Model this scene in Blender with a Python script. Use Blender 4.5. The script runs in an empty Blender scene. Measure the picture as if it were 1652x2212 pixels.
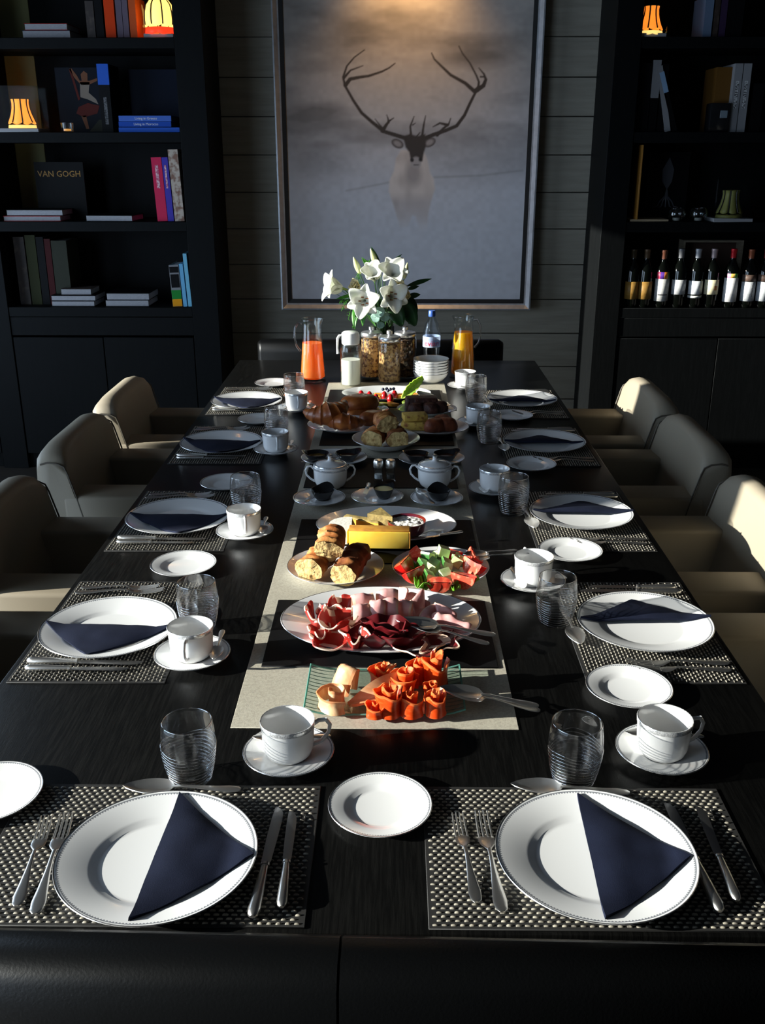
import bpy, bmesh, math, random
import numpy as np
from mathutils import Vector, Matrix, noise
PI = math.pi
random.seed(7)
sc = bpy.context.scene
COL = sc.collection
def R(d): return math.radians(d)

# ------------------------------------------------------------------ camera
CAM = Vector((0.03, 0.0, 1.67)); PITCH = R(20.33); YAW = R(0.655); FPX = 2100.0
cd = bpy.data.cameras.new('camera'); cam = bpy.data.objects.new('camera', cd); COL.objects.link(cam)
cd.sensor_fit = 'VERTICAL'; cd.sensor_height = 24.0; cd.lens = 24.0 * FPX / 2212.0; cd.clip_start = 0.02
cam.location = CAM; cam.rotation_euler = (PI/2 - PITCH, 0, YAW)
sc.camera = cam
_F = Vector((-math.sin(YAW)*math.cos(PITCH), math.cos(YAW)*math.cos(PITCH), -math.sin(PITCH)))
_R = Vector((math.cos(YAW), math.sin(YAW), 0)); _U = _R.cross(_F)
def ray(x, y): return _F + _R*((x-826)/FPX) - _U*((y-1106)/FPX)
TZ = 0.75                                   # table top height
def T(x, y, z=TZ):                          # a spot on a horizontal surface
    d = ray(x, y); return CAM + d*((z-CAM.z)/d.z)
def V(x, y, Y):                             # a spot on an upright surface at depth Y
    d = ray(x, y); return CAM + d*(Y/d.y)
def proj(X, Y, Z):
    vx, vy, vz = X-CAM.x, Y-CAM.y, Z-CAM.z
    a = vx*_R.x+vy*_R.y+vz*_R.z; b = vx*_U.x+vy*_U.y+vz*_U.z; c = vx*_F.x+vy*_F.y+vz*_F.z
    return 826+FPX*a/c, 1106-FPX*b/c

# ------------------------------------------------------------------ world, sun, exposure
w = bpy.data.worlds.new('sky'); sc.world = w; w.use_nodes = True
bg = w.node_tree.nodes['Background']; bg.inputs[0].default_value = (0.60, 0.76, 1.0, 1); bg.inputs[1].default_value = 5.8
sd = bpy.data.lights.new('sun', 'SUN'); sd.energy = 15.5; sd.angle = R(0.55); sd.color = (1.0, 0.965, 0.89)
sun = bpy.data.objects.new('sun', sd); COL.objects.link(sun); sun.location = (-6, 1, 5)
SUN_EL, SUN_AZ = R(15), R(10)
sun.rotation_euler = Vector((math.cos(SUN_EL)*math.cos(SUN_AZ), math.cos(SUN_EL)*math.sin(SUN_AZ), -math.sin(SUN_EL))).to_track_quat('-Z', 'Y').to_euler()
vs = sc.view_settings
vs.view_transform = 'Standard'; vs.look = 'None'; vs.gamma = 1.0; vs.use_curve_mapping = False; vs.exposure = 0.0
def portal(y0, y1, z0, z1, x):
    ld = bpy.data.lights.new('window_portal', 'AREA'); ld.shape = 'RECTANGLE'; ld.size = z1-z0; ld.size_y = y1-y0
    ld.cycles.is_portal = True
    o = bpy.data.objects.new('window_portal', ld); COL.objects.link(o)
    o.location = (x, (y0+y1)/2, (z0+z1)/2); o.rotation_euler = (0, -PI/2, 0)
WIN = ((-2.0, 1.85), (3.0, 4.75)); WZ0, WZ1 = 0.06, 2.52
for a, b in WIN: portal(a, b, WZ0, WZ1, -3.36)
sc.cycles.max_bounces = 10; sc.cycles.transparent_max_bounces = 24; sc.cycles.sample_clamp_indirect = 6.0
sc.cycles.caustics_refractive = False; sc.cycles.blur_glossy = 0.5

# ------------------------------------------------------------------ materials
MATS = {}
def s(r, g, b):
    f = lambda c: (c/255/12.92) if c/255 <= .04045 else ((c/255+.055)/1.055)**2.4
    return (f(r), f(g), f(b))
def mat(name, col, rough=.5, metal=0, var=None, bump=None, sss=0, trans=0, coat=0, spec=.5, emit=None, es=0, sheen=0, coord='Object'):
    if name in MATS: return MATS[name]
    m = bpy.data.materials.new(name); m.use_nodes = True; nt = m.node_tree; N = nt.nodes; L = nt.links
    b = N['Principled BSDF']; c4 = (*col, 1)
    b.inputs['Base Color'].default_value = c4; b.inputs['Roughness'].default_value = rough; b.inputs['Metallic'].default_value = metal
    b.inputs['Specular IOR Level'].default_value = spec; b.inputs['Coat Weight'].default_value = coat
    if sss: b.inputs['Subsurface Weight'].default_value = sss; b.inputs['Subsurface Scale'].default_value = .01; b.inputs['Subsurface Radius'].default_value = (1, .5, .3)
    if sheen: b.inputs['Sheen Weight'].default_value = sheen
    if emit: b.inputs['Emission Color'].default_value = (*emit, 1); b.inputs['Emission Strength'].default_value = es
    tc = N.new('ShaderNodeTexCoord')
    if var:                                   # (scale, second colour, low, high[, stretch])
        mp = N.new('ShaderNodeMapping'); L.new(tc.outputs[coord], mp.inputs[0])
        if len(var) > 4: mp.inputs['Scale'].default_value = var[4]
        nz = N.new('ShaderNodeTexNoise'); nz.inputs['Scale'].default_value = var[0]; nz.inputs['Detail'].default_value = 5
        L.new(mp.outputs[0], nz.inputs['Vector'])
        rp = N.new('ShaderNodeValToRGB'); rp.color_ramp.elements[0].position = var[2]; rp.color_ramp.elements[1].position = var[3]
        rp.color_ramp.elements[0].color = c4; rp.color_ramp.elements[1].color = (*var[1], 1)
        L.new(nz.outputs[0], rp.inputs[0]); L.new(rp.outputs[0], b.inputs['Base Color'])
    if bump:                                  # (scale, strength, distance[, stretch])
        mp2 = N.new('ShaderNodeMapping'); L.new(tc.outputs[coord], mp2.inputs[0])
        if len(bump) > 3: mp2.inputs['Scale'].default_value = bump[3]
        n2 = N.new('ShaderNodeTexNoise'); n2.inputs['Scale'].default_value = bump[0]; n2.inputs['Detail'].default_value = 4
        L.new(mp2.outputs[0], n2.inputs['Vector'])
        bp = N.new('ShaderNodeBump'); bp.inputs['Strength'].default_value = bump[1]; bp.inputs['Distance'].default_value = bump[2]
        L.new(n2.outputs[0], bp.inputs['Height']); L.new(bp.outputs[0], b.inputs['Normal'])
    if trans:                                 # let some light through (petals, leaves, juice)
        tl = N.new('ShaderNodeBsdfTranslucent'); tl.inputs[0].default_value = c4
        if var: L.new(rp.outputs[0], tl.inputs[0])
        mx = N.new('ShaderNodeMixShader'); mx.inputs[0].default_value = trans
        L.new(b.outputs[0], mx.inputs[1]); L.new(tl.outputs[0], mx.inputs[2]); L.new(mx.outputs[0], N['Material Output'].inputs[0])
    MATS[name] = m; return m
def glassmat(name, col=(1, 1, 1), refr=.4, rough=.0, ior=1.45, gain=1.0, power=3.5, base=.04):
    m = bpy.data.materials.new(name); m.use_nodes = True; nt = m.node_tree; N = nt.nodes; L = nt.links
    N.remove(N['Principled BSDF'])
    tr = N.new('ShaderNodeBsdfTransparent'); tr.inputs[0].default_value = (*col, 1)
    gl = N.new('ShaderNodeBsdfGlossy'); gl.inputs['Roughness'].default_value = rough + .02
    lw = N.new('ShaderNodeLayerWeight'); lw.inputs[0].default_value = .5
    pw = N.new('ShaderNodeMath'); pw.operation = 'POWER'; pw.inputs[1].default_value = power; L.new(lw.outputs['Facing'], pw.inputs[0])
    mu = N.new('ShaderNodeMath'); mu.operation = 'MULTIPLY_ADD'; mu.inputs[1].default_value = .55*gain; mu.inputs[2].default_value = base*gain; mu.use_clamp = True; L.new(pw.outputs[0], mu.inputs[0])
    m1 = N.new('ShaderNodeMixShader'); L.new(mu.outputs[0], m1.inputs[0]); L.new(tr.outputs[0], m1.inputs[1]); L.new(gl.outputs[0], m1.inputs[2])
    rf = N.new('ShaderNodeBsdfGlass'); rf.inputs['Color'].default_value = (*col, 1); rf.inputs['IOR'].default_value = ior; rf.inputs['Roughness'].default_value = rough
    m2 = N.new('ShaderNodeMixShader'); m2.inputs[0].default_value = refr; L.new(m1.outputs[0], m2.inputs[1]); L.new(rf.outputs[0], m2.inputs[2])
    L.new(m2.outputs[0], N['Material Output'].inputs[0]); MATS[name] = m; return m
def china(name, r0, r1, n, base=(.79, .79, .785)):
    """white porcelain with a printed toothed silver-grey line between the radii r0 and r1"""
    m = mat(name, base, .12, coat=.3); nt = m.node_tree; N = nt.nodes; L = nt.links; b = N['Principled BSDF']
    tc = N.new('ShaderNodeTexCoord'); sp = N.new('ShaderNodeSeparateXYZ'); L.new(tc.outputs['Object'], sp.inputs[0])
    def mth(op, a, bb=None):
        k = N.new('ShaderNodeMath'); k.operation = op
        for i, v in enumerate((a, bb)):
            if v is None: continue
            if isinstance(v, (int, float)): k.inputs[i].default_value = v
            else: L.new(v, k.inputs[i])
        return k.outputs[0]
    rr = mth('SQRT', mth('ADD', mth('MULTIPLY', sp.outputs[0], sp.outputs[0]), mth('MULTIPLY', sp.outputs[1], sp.outputs[1])))
    an = mth('ARCTAN2', sp.outputs[1], sp.outputs[0])
    tooth = mth('ABSOLUTE', mth('SUBTRACT', mth('FRACT', mth('MULTIPLY', an, n/(2*PI))), .5))
    lim = mth('ADD', mth('MULTIPLY', tooth, (r1-r0)*1.3), r0)
    mask = mth('MULTIPLY', mth('GREATER_THAN', rr, lim), mth('LESS_THAN', rr, r1))
    mx = N.new('ShaderNodeMix'); mx.data_type = 'RGBA'; L.new(mask, mx.inputs[0])
    mx.inputs[6].default_value = (*base, 1); mx.inputs[7].default_value = (.22, .23, .25, 1); L.new(mx.outputs[2], b.inputs['Base Color'])
    return m
porc = mat('porcelain', (.79, .79, .785), .12, coat=.3)
m_dinner = china('porcelain_dinner', .1285, .1325, 190)
m_bread = china('porcelain_bread', .0715, .0745, 120)
m_saucer = china('porcelain_saucer', .0675, .0705, 120)
m_silver = mat('silver', (.88, .86, .82), .30, 1)
m_silverline = mat('silver_line', (.45, .45, .46), .25, .9)
m_steel = mat('steel', (.62, .61, .60), .28, 1)
m_glass = glassmat('clear_glass', (.97, .98, .98), .45, gain=1.4)
m_tumbler = glassmat('tumbler_glass', (.995, .997, .997), .22, gain=1.5, power=6.0, base=.012)
m_glint = glassmat('glass_glint_ring', (1, 1, 1), .0, gain=1.0, power=1.2, base=.42)  # mirror-like glass for added rings that draw bright lines on the tumblers
m_thin = glassmat('thin_glass', (.97, .985, .98), .0, gain=1.1)
m_trayglass = glassmat('tray_glass', (.88, .95, .93), .0, gain=1.0)
m_acryl = glassmat('acrylic', (.95, .97, .97), .0, gain=.8, power=5.0, base=.006)
m_navy = mat('navy_linen', (.0060, .0085, .022), .9, spec=.15, bump=(900, .25, .001), var=(30, (.008, .0115, .028), .35, .75))
m_black = mat('black_stoneware', (.008, .008, .009), .18, coat=.3)
m_wenge = mat('wenge_wood', (.0028, .0028, .0027), .30, spec=.22, var=(14, (.0065, .0064, .0060), .4, .7, (22, 1.2, 1)), bump=(60, .10, .002, (14, 1, 1)))
m_case = mat('black_lacquered_oak', (.0021, .0026, .0029), .55, spec=.11, var=(9, (.0032, .0038, .0042), .4, .7, (12, 12, 1)), bump=(40, .12, .002, (12, 12, 1)))
m_leather = mat('black_leather', (.0022, .0024, .0026), .36, spec=.13, bump=(260, .12, .002))
m_taupe = mat('taupe_leather', s(150, 140, 122), .55, spec=.3, bump=(420, .12, .001), var=(3, s(141, 131, 114), .3, .8))
m_taupe_pipe = mat('taupe_piping', s(84, 77, 66), .6)
m_weave = mat('weave_light', s(152, 146, 132), .5, var=(160, s(84, 80, 74), .45, .7))
m_weave_base = mat('weave_dark', (.010, .0095, .009), .7)
m_runner = mat('runner_linen', s(178, 172, 156), .8, spec=.2, var=(240, s(158, 152, 138), .35, .7), bump=(500, .2, .001))
m_slate = mat('black_leatherette', (.0035, .0035, .004), .6, spec=.12, bump=(300, .15, .001))
m_page = mat('book_pages', s(160, 160, 164), .8, var=(80, s(128, 128, 132), .4, .7, (1, 1, 30)))

# ------------------------------------------------------------------ mesh helpers
class G:
    def __init__(self): self.v = []; self.f = []; self.m = []
    def add(self, vs, fs, mi=0, M=None):
        o = len(self.v)
        self.v += [tuple(M @ Vector(p)) for p in vs] if M is not None else [tuple(p) for p in vs]
        self.f += [tuple(i+o for i in f) for f in fs]
        self.m += list(mi) if isinstance(mi, (list, tuple)) else [mi]*len(fs)
        return self
    def loft(self, rings, c0=True, c1=True, mi=0, M=None, closed=True):
        n = len(rings[0]); vs = [p for r in rings for p in r]; fs = []
        for i in range(len(rings)-1):
            for j in range(n if closed else n-1):
                k = (j+1) % n; fs.append((i*n+j, i*n+k, (i+1)*n+k, (i+1)*n+j))
        if c0: fs.append(tuple(range(n-1, -1, -1)))
        if c1: fs.append(tuple((len(rings)-1)*n+j for j in range(n)))
        mm = mi if not callable(mi) else [mi(i) for i in range(len(rings)-1) for j in range(n if closed else n-1)] + [mi(0)]*c0 + [mi(len(rings)-2)]*c1
        return self.add(vs, fs, mm, M)
    def lathe(self, prof, n=32, mi=0, M=None, sx=1, sy=1, rip=None):
        vs = []; fs = []; idx = []; mm = []
        for q, (r, z) in enumerate(prof):
            if r <= 1e-6: idx.append([len(vs)]); vs.append((0, 0, z))
            else:
                idx.append(list(range(len(vs), len(vs)+n)))
                for j in range(n):
                    a = 2*PI*j/n; rr = r + (rip(a, z) if rip else 0); vs.append((rr*math.cos(a)*sx, rr*math.sin(a)*sy, z))
        for i in range(len(prof)-1):
            A, B = idx[i], idx[i+1]; k0 = mi(i) if callable(mi) else mi
            if len(A) == 1 and len(B) == 1: continue
            for j in range(n):
                k = (j+1) % n
                if len(A) == 1: fs.append((A[0], B[k], B[j]))
                elif len(B) == 1: fs.append((A[j], A[k], B[0]))
                else: fs.append((A[j], A[k], B[k], B[j]))
                mm.append(k0)
        return self.add(vs, fs, mm, M)
    def tube(self, path, rad, n=8, mi=0, M=None, flat=1.0, caps=True):
        P = [Vector(p) for p in path]; rs = [rad]*len(P) if isinstance(rad, (int, float)) else rad
        rings = []; up = None
        for i, p in enumerate(P):
            t = (P[min(i+1, len(P)-1)] - P[max(i-1, 0)]).normalized()
            if up is None:
                up = Vector((0, 0, 1)) if abs(t.z) < .9 else Vector((1, 0, 0))
            sd_ = t.cross(up).normalized(); up = sd_.cross(t).normalized()
            r = rs[i]
            rings.append([p + sd_*(r*math.cos(2*PI*j/n)) + up*(r*flat*math.sin(2*PI*j/n)) for j in range(n)])
        return self.loft(rings, caps, caps, mi, M)
    def box(self, x0, x1, y0, y1, z0, z1, bev=0, seg=2, mi=0, M=None):
        bm = bmesh.new(); bmesh.ops.create_cube(bm, size=1)
        for v_ in bm.verts: v_.co = Vector(((x0+x1)/2+v_.co.x*(x1-x0), (y0+y1)/2+v_.co.y*(y1-y0), (z0+z1)/2+v_.co.z*(z1-z0)))
        if bev: bmesh.ops.bevel(bm, geom=bm.edges[:], offset=bev, segments=seg, profile=.5, affect='EDGES')
        bm.verts.index_update()
        self.add([v_.co[:] for v_ in bm.verts], [[v_.index for v_ in f.verts] for f in bm.faces], mi, M); bm.free(); return self
    def prism(self, poly, z0, z1, mi=0, M=None):
        n = len(poly)
        return self.loft([[(x, y, z0) for x, y in poly], [(x, y, z1) for x, y in poly]], True, True, mi, M)
    def sheet(self, grid, th=0.0, mi=0, M=None):
        """grid: rows of points; th > 0 gives it thickness. mi may be a function of (row, column)"""
        g = np.array(grid, float); a, b = g.shape[:2]
        du = np.gradient(g, axis=0); dv = np.gradient(g, axis=1); nn = np.cross(du, dv)
        nn /= (np.linalg.norm(nn, axis=2, keepdims=True)+1e-12)
        def mm(i, j): return mi(i, j) if callable(mi) else mi
        vs = [tuple(p) for p in (g+nn*th/2).reshape(-1, 3)]; fs = []; ms = []
        for i in range(a-1):
            for j in range(b-1): fs.append((i*b+j, (i+1)*b+j, (i+1)*b+j+1, i*b+j+1)); ms.append(mm(i, j))
        if th:
            o = len(vs); vs += [tuple(p) for p in (g-nn*th/2).reshape(-1, 3)]
            for i in range(a-1):
                for j in range(b-1): fs.append((o+i*b+j, o+i*b+j+1, o+(i+1)*b+j+1, o+(i+1)*b+j)); ms.append(mm(i, j))
            ed = [(0, j) for j in range(b)] + [(i, b-1) for i in range(1, a)] + [(a-1, j) for j in range(b-2, -1, -1)] + [(i, 0) for i in range(a-2, 0, -1)]
            for q in range(len(ed)):
                (i, j), (k, l) = ed[q], ed[(q+1) % len(ed)]
                fs.append((i*b+j, k*b+l, o+k*b+l, o+i*b+j)); ms.append(mm(min(i, a-2), min(j, b-2)))
        return self.add(vs, fs, ms, M)
    def mesh(self, name, mats, sharp=40):
        me = bpy.data.meshes.new(name); me.from_pydata(self.v, [], self.f)
        for m in (mats if isinstance(mats, (list, tuple)) else [mats]): me.materials.append(m)
        if any(self.m): me.polygons.foreach_set('material_index', self.m)
        if sharp is not None:
            me.polygons.foreach_set('use_smooth', [True]*len(me.polygons))
            if sharp < 180: me.set_sharp_from_angle(angle=R(sharp))
        me.update(); return me
    def obj(self, name, mats, parent=None, loc=(0, 0, 0), rz=0, sharp=40):
        o = bpy.data.objects.new(name, self.mesh(name, mats, sharp)); COL.objects.link(o)
        o.location = loc; o.rotation_euler = (0, 0, rz)
        if parent is not None: o.parent = parent
        return o
def tag(o, label, cat, group=None):
    o['label'] = label; o['category'] = cat
    if group: o['group'] = group
    return o
def thing(name, label, cat, loc=(0, 0, 0), rz=0, group=None):
    o = bpy.data.objects.new(name, None); COL.objects.link(o); o.location = loc; o.rotation_euler = (0, 0, rz)
    o.empty_display_size = .05
    return tag(o, label, cat, group)
def struct(name, g, m, parent=None):
    o = g.obj(name, m, parent, sharp=None)
    if parent is None: o['kind'] = 'structure'
    return o
def dup(root, loc, rz, label=None, group=None):
    r = root.copy(); COL.objects.link(r); r.location = loc
    if rz is not None: r.rotation_euler = (0, 0, rz)
    if label: r['label'] = label
    if group: r['group'] = group
    for ch in list(root.children):
        c = ch.copy(); COL.objects.link(c); c.parent = r
        for gch in list(ch.children):
            d = gch.copy(); COL.objects.link(d); d.parent = c
    return r
def text(s_, size, m, parent, loc, rot, depth=.0004, name='lettering', sx=1.0):
    cu = bpy.data.curves.new('t', 'FONT'); cu.body = s_; cu.size = size; cu.align_x = 'CENTER'; cu.align_y = 'CENTER'; cu.extrude = depth; cu.resolution_u = 2
    t = bpy.data.objects.new('t', cu); COL.objects.link(t)
    me = bpy.data.meshes.new_from_object(t); bpy.data.objects.remove(t); bpy.data.curves.remove(cu)
    me.materials.clear(); me.materials.append(m)
    o = bpy.data.objects.new(name, me); COL.objects.link(o); o.parent = parent; o.location = loc; o.rotation_euler = rot; o.scale = (sx, 1, 1)
    return o
def Mx(loc=(0, 0, 0), rx=0, ry=0, rz=0, sc_=1):
    return Matrix.Translation(loc) @ Matrix.Rotation(rz, 4, 'Z') @ Matrix.Rotation(ry, 4, 'Y') @ Matrix.Rotation(rx, 4, 'X') @ Matrix.Scale(sc_, 4)
def nz(p, sc_=1.0, seed=0): return noise.noise(Vector((p[0]*sc_+seed*7.1, p[1]*sc_-seed*3.7, p[2]*sc_+seed*1.3)))

# ------------------------------------------------------------------ the room
m_wallL = mat('dark_wall_paint', (.020, .018, .016), .8)
m_floor = mat('dark_oak_floor', (.018, .0145, .012), .5, var=(5, (.03, .024, .018), .35, .7, (1, 14, 1)))
m_ceil = mat('ceiling_paint', (.05, .047, .045), .9)
m_plank = mat('whitewashed_planks', s(148, 143, 130), .8, spec=.15, var=(4, s(133, 128, 116), .35, .75, (1.2, 1, 14)), bump=(18, .15, .004, (1.5, 1, 14)))
WY = 5.62                                     # back wall
struct('floor', G().box(-3.4, 3.4, -2.7, 5.9, -.1, 0), m_floor)
struct('ceiling', G().box(-3.4, 3.4, -2.7, 5.9, 3.2, 3.3), m_ceil)
wb = struct('wall_back', G().box(-3.4, 3.4, WY+.018, WY+.2, 0, 3.2), m_wallL)
z = .11; zz = [0.0]
while z < 3.2: zz.append(z); z += .193
zz.append(3.2)
for a, b in zip(zz[:-1], zz[1:]):
    o = G().box(-.93, 1.12, WY, WY+.022, a+.0015, b-.0015, .002, 1).obj('plank', m_plank, wb)
struct('wall_right', G().box(3.2, 3.4, -2.7, 5.9, 0, 3.2), m_wallL)
struct('wall_front', G().box(-3.2, 3.2, -2.7, -2.5, 0, 3.2), m_wallL)
gl = G(); (a0, a1), (b0, b1) = WIN
for y0, y1, z0, z1 in ((-2.5, a0, 0, 3.2), (a1, b0, 0, 3.2), (b1, 5.62, 0, 3.2), (a0, a1, 0, WZ0), (a0, a1, WZ1, 3.2), (b0, b1, 0, WZ0), (b0, b1, WZ1, 3.2)):
    gl.box(-3.4, -3.2, y0, y1, z0, z1)
struct('wall_left', gl, m_wallL)
m_frame = mat('window_frame_paint', (.05, .05, .05), .5)
for i, (y0, y1) in enumerate(WIN):
    g = G()
    for a, b, c, d in ((y0, y0+.03, WZ0, WZ1), (y1-.03, y1, WZ0, WZ1), (y0+.03, y1-.03, WZ0, WZ0+.04), (y0+.03, y1-.03, WZ1-.03, WZ1)): g.box(-3.33, -3.27, a, b, c, d)
    wo = struct('window_%d' % (i+1), g, m_frame)
    G().box(-3.303, -3.297, y0+.03, y1-.03, WZ0+.04, WZ1-.03).obj('pane', m_thin, wo, sharp=None)

# ------------------------------------------------------------------ bookcases
BF = 5.20                                     # front plane
SH = (2.19, 1.762, 1.332, .895)
m_daylit_back = mat('daylit_back_panel', s(150, 148, 98), .7)  # paler olive stands in for daylight on one end of the back panel
def bookcase(name, label, x0, x1, ups, sgn):
    t = thing(name, label, 'bookcase', ((x0+x1)/2, BF, 0)); ox = (x0+x1)/2
    def bx(nm, a, b, c, d, e, f, m=m_case, bev=.002, par=t): return G().box(a-ox, b-ox, c-BF, d-BF, e, f, bev, 1).obj(nm, m, par)
    for a, b in ups: bx('upright', a, b, BF, WY-.002, 0, 2.95)
    bx('crown', x0, x1, BF-.01, WY-.002, 2.95, 3.1); bx('plinth', x0, x1, BF+.03, WY-.05, 0, .08)
    for (a, b), (c, d) in zip(ups[:-1], ups[1:]):
        l, r = b, c
        for zt in SH: bx('shelf', l, r, BF+.004, WY-.03, zt-.05, zt)
        bx('back_panel', l, r, WY-.03, WY-.004, .08, 2.95)
        bx('apron', l, r, BF+.006, BF+.03, .745, .843)
        mid = (l+r)/2
        for q, (da, db) in enumerate(((l+.004, mid-.002), (mid+.002, r-.004))):
            dd = bx('cabinet_door', da, db, BF+.004, BF+.026, .085, .735)
        bx('cabinet_floor', l, r, BF+.03, WY-.03, .08, .10)
    return t, bx
bl, bxl = bookcase('bookcase', 'tall black oak bookcase with books left of the reindeer picture', -3.18, -.90, ((-3.18, -3.08), (-2.16, -2.02), (-1.04, -.90)), 1)
ol = bxl('back_panel', -2.019, -1.86, WY-.036, WY-.031, 1.285, 2.9, m_daylit_back); ol['label'] = 'daylit olive strip of back panel at the end of the bay'
br, bxr = bookcase('bookcase', 'tall black oak bookcase with wine bottles right of the reindeer picture', 1.094, 3.18, ((1.094, 1.22), (2.30, 2.44), (3.08, 3.18)), -1)

# ------------------------------------------------------------------ picture
PY = 5.585
def frame_bar(g, pts, prof):                   # sweep a profile round a rectangle with mitred corners
    rings = []
    for (x, z_), (dx, dz) in pts: rings.append([(x+dx*u, PY-v_, z_+dz*u) for u, v_ in prof])
    rings.append(rings[0]); return g.loft(rings, False, False)
PX0, PX1, PZ0, PZ1 = -.603, .798, .832, 2.70
pic = thing('framed_picture', 'large silver-framed print of a reindeer in snow on plank wall', 'picture', (0, PY, PZ0))
def rel(o): o.location = Vector(o.location) - Vector((0, PY, PZ0)); return o
m_frsil = mat('brushed_silver_leaf', (.42, .44, .47), .38, .4, var=(30, (.34, .35, .37), .4, .7))
corners = [((PX0, PZ0), (1, 1)), ((PX1, PZ0), (-1, 1)), ((PX1, PZ1), (-1, -1)), ((PX0, PZ1), (1, -1))]
g = G(); frame_bar(g, corners, [(0, -.03), (0, .040), (.008, .042), (.026, .018), (.034, .016), (.034, -.03)]); rel(g.obj('frame', m_frsil, pic, sharp=20))
g = G(); frame_bar(g, [((x+.034*a, z_+.034*b), (a, b)) for (x, z_), (a, b) in corners], [(0, -.03), (0, .014), (.022, .010), (.022, -.03)]); rel(g.obj('liner', mat('black_liner', (.006, .006, .006), .5), pic, sharp=20))
# the print: colours of the flat photograph are stored per vertex of the canvas
CX0, CX1, CZ0, CZ1 = PX0+.05, PX1-.05, PZ0+.05, PZ1-.05
st = .0042; nx = int((CX1-CX0)/st)+1; nzv = int((CZ1-CZ0)/st)+1
xs = np.linspace(CX0, CX1, nx); zs = np.linspace(CZ0, CZ1, nzv); XX, ZZ = np.meshgrid(xs, zs)
px, py = proj(XX, PY+.0+0*XX, ZZ)
def vnoise(x, y, seed):
    rs = np.random.RandomState(seed); gr = rs.rand(64, 64); xi = np.floor(x).astype(int); yi = np.floor(y).astype(int); fx = x-xi; fy = y-yi
    fx = fx*fx*(3-2*fx); fy = fy*fy*(3-2*fy); A = lambda i, j: gr[(yi+j) % 64, (xi+i) % 64]
    return (A(0, 0)*(1-fx)+A(1, 0)*fx)*(1-fy)+(A(0, 1)*(1-fx)+A(1, 1)*fx)*fy
fbm = sum(vnoise(px/170*2**k+5*k, py/60*2**k+3*k, 11+k)*.5**k for k in range(4))/1.9
snow = np.array([.62, .655, .72]); C = np.ones((nzv, nx, 3))*snow*.86
warm_t = np.clip((420-py)/300, 0, 1)[..., None]; C = C*(1-warm_t)+np.array([.37, .345, .325])*warm_t  # upper print toned darker and warm, picture light's warmth put into it
C *= (1-.55*np.clip((fbm-.42)*3.2, 0, 1)*np.clip((430-py)/160, .0, 1))[..., None]
C *= (.94+.12*vnoise(px/9, py/9, 3))[..., None]
def blend(mask, col):
    global C
    C = C*(1-mask[..., None])+np.array(col)*mask[..., None]
def seg_d(pts, w0, w1):
    out = np.full(px.shape, 1e9); n = len(pts)-1
    for i in range(n):
        (ax, ay), (bx_, by) = pts[i], pts[i+1]; dx, dy = bx_-ax, by-ay
        t = np.clip(((px-ax)*dx+(py-ay)*dy)/(dx*dx+dy*dy+1e-9), 0, 1); d = np.hypot(px-ax-t*dx, py-ay-t*dy)-(w0+(w1-w0)*(i+t)/n)/2
        out = np.minimum(out, d)
    return out
def sm(d, s_=1.2): return np.clip(.5-d/(2*s_), 0, 1)
def poly_in(poly):
    ins = np.zeros(px.shape, bool); n = len(poly)
    for i in range(n):
        (x0, y0), (x1, y1) = poly[i], poly[(i+1) % n]
        c = ((y0 > py) != (y1 > py)) & (px < (x1-x0)*(py-y0)/((y1-y0)+1e-9)+x0); ins ^= c
    d = seg_d(list(poly)+[poly[0]], 0, 0); return np.where(ins, -d, d)
def ell(cx, cy, rx, ry, a=0):
    ca, sa = math.cos(a), math.sin(a); u = ((px-cx)*ca+(py-cy)*sa)/rx; v_ = (-(px-cx)*sa+(py-cy)*ca)/ry
    return (np.hypot(u, v_)-1)*min(rx, ry)
q = lambda L_: [(680+x*.2663, 60+y*.2663) for x, y in L_]
blend(.55*sm(seg_d([(748, 412), (800, 402), (850, 392)], 2, 3), 3), (.2, .2, .21)); blend(.6*sm(seg_d([(938, 383), (1040, 379), (1128, 368)], 3, 2), 3), (.2, .2, .21))
blend(.5*sm(ell(705, 313, 22, 7), 6), (.2, .19, .19)); blend(.4*sm(ell(790, 300, 20, 5), 5), (.2, .19, .19))
fade = np.clip((500-py)/75, 0, 1)
body = q([(700, 990), (880, 1000), (915, 1080), (930, 1170), (965, 1230), (972, 1310), (940, 1410), (920, 1500), (910, 1640), (850, 1660), (820, 1530), (790, 1520), (750, 1620), (690, 1620), (640, 1440), (600, 1330), (605, 1240), (640, 1160), (660, 1060)])
mb = sm(poly_in(body), 2.5)*fade
blend(mb, (.66, .60, .56)); blend(mb*.5*np.clip(vnoise(px/14, py/26, 8)*1.6-.4, 0, 1), (.34, .30, .28))
blend(mb*.55*np.clip((py-415)/25, 0, 1), (.30, .28, .30)); blend(mb*.6*sm(ell(*q([(800, 1180)])[0], 17, 26), 7), (.24, .22, .22))
for c_, a in (((670, 940), .5), ((930, 930), -.5)):
    cc = q([c_])[0]; blend(sm(ell(*cc, 14, 9.5, a)), (.09, .08, .08)); blend(sm(ell(*cc, 9, 5.5, a), 2), (.30, .28, .28))
blend(sm(poly_in(q([(715, 880), (770, 862), (830, 880), (895, 862), (900, 960), (885, 1010), (870, 1085), (780, 1085), (765, 1010), (735, 970)])), 2), (.045, .038, .035))
blend(sm(ell(*q([(820, 1095)])[0], 11, 13), 2), (.36, .34, .34)); blend(sm(ell(*q([(788, 1072)])[0], 4, 4.5), 1.5), (.02, .02, .02)); blend(sm(ell(*q([(856, 1068)])[0], 4, 4.5), 1.5), (.02, .02, .02)); blend(sm(seg_d(q([(805, 1112), (838, 1112)]), 2, 2), 1.5), (.04, .04, .04))
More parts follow.
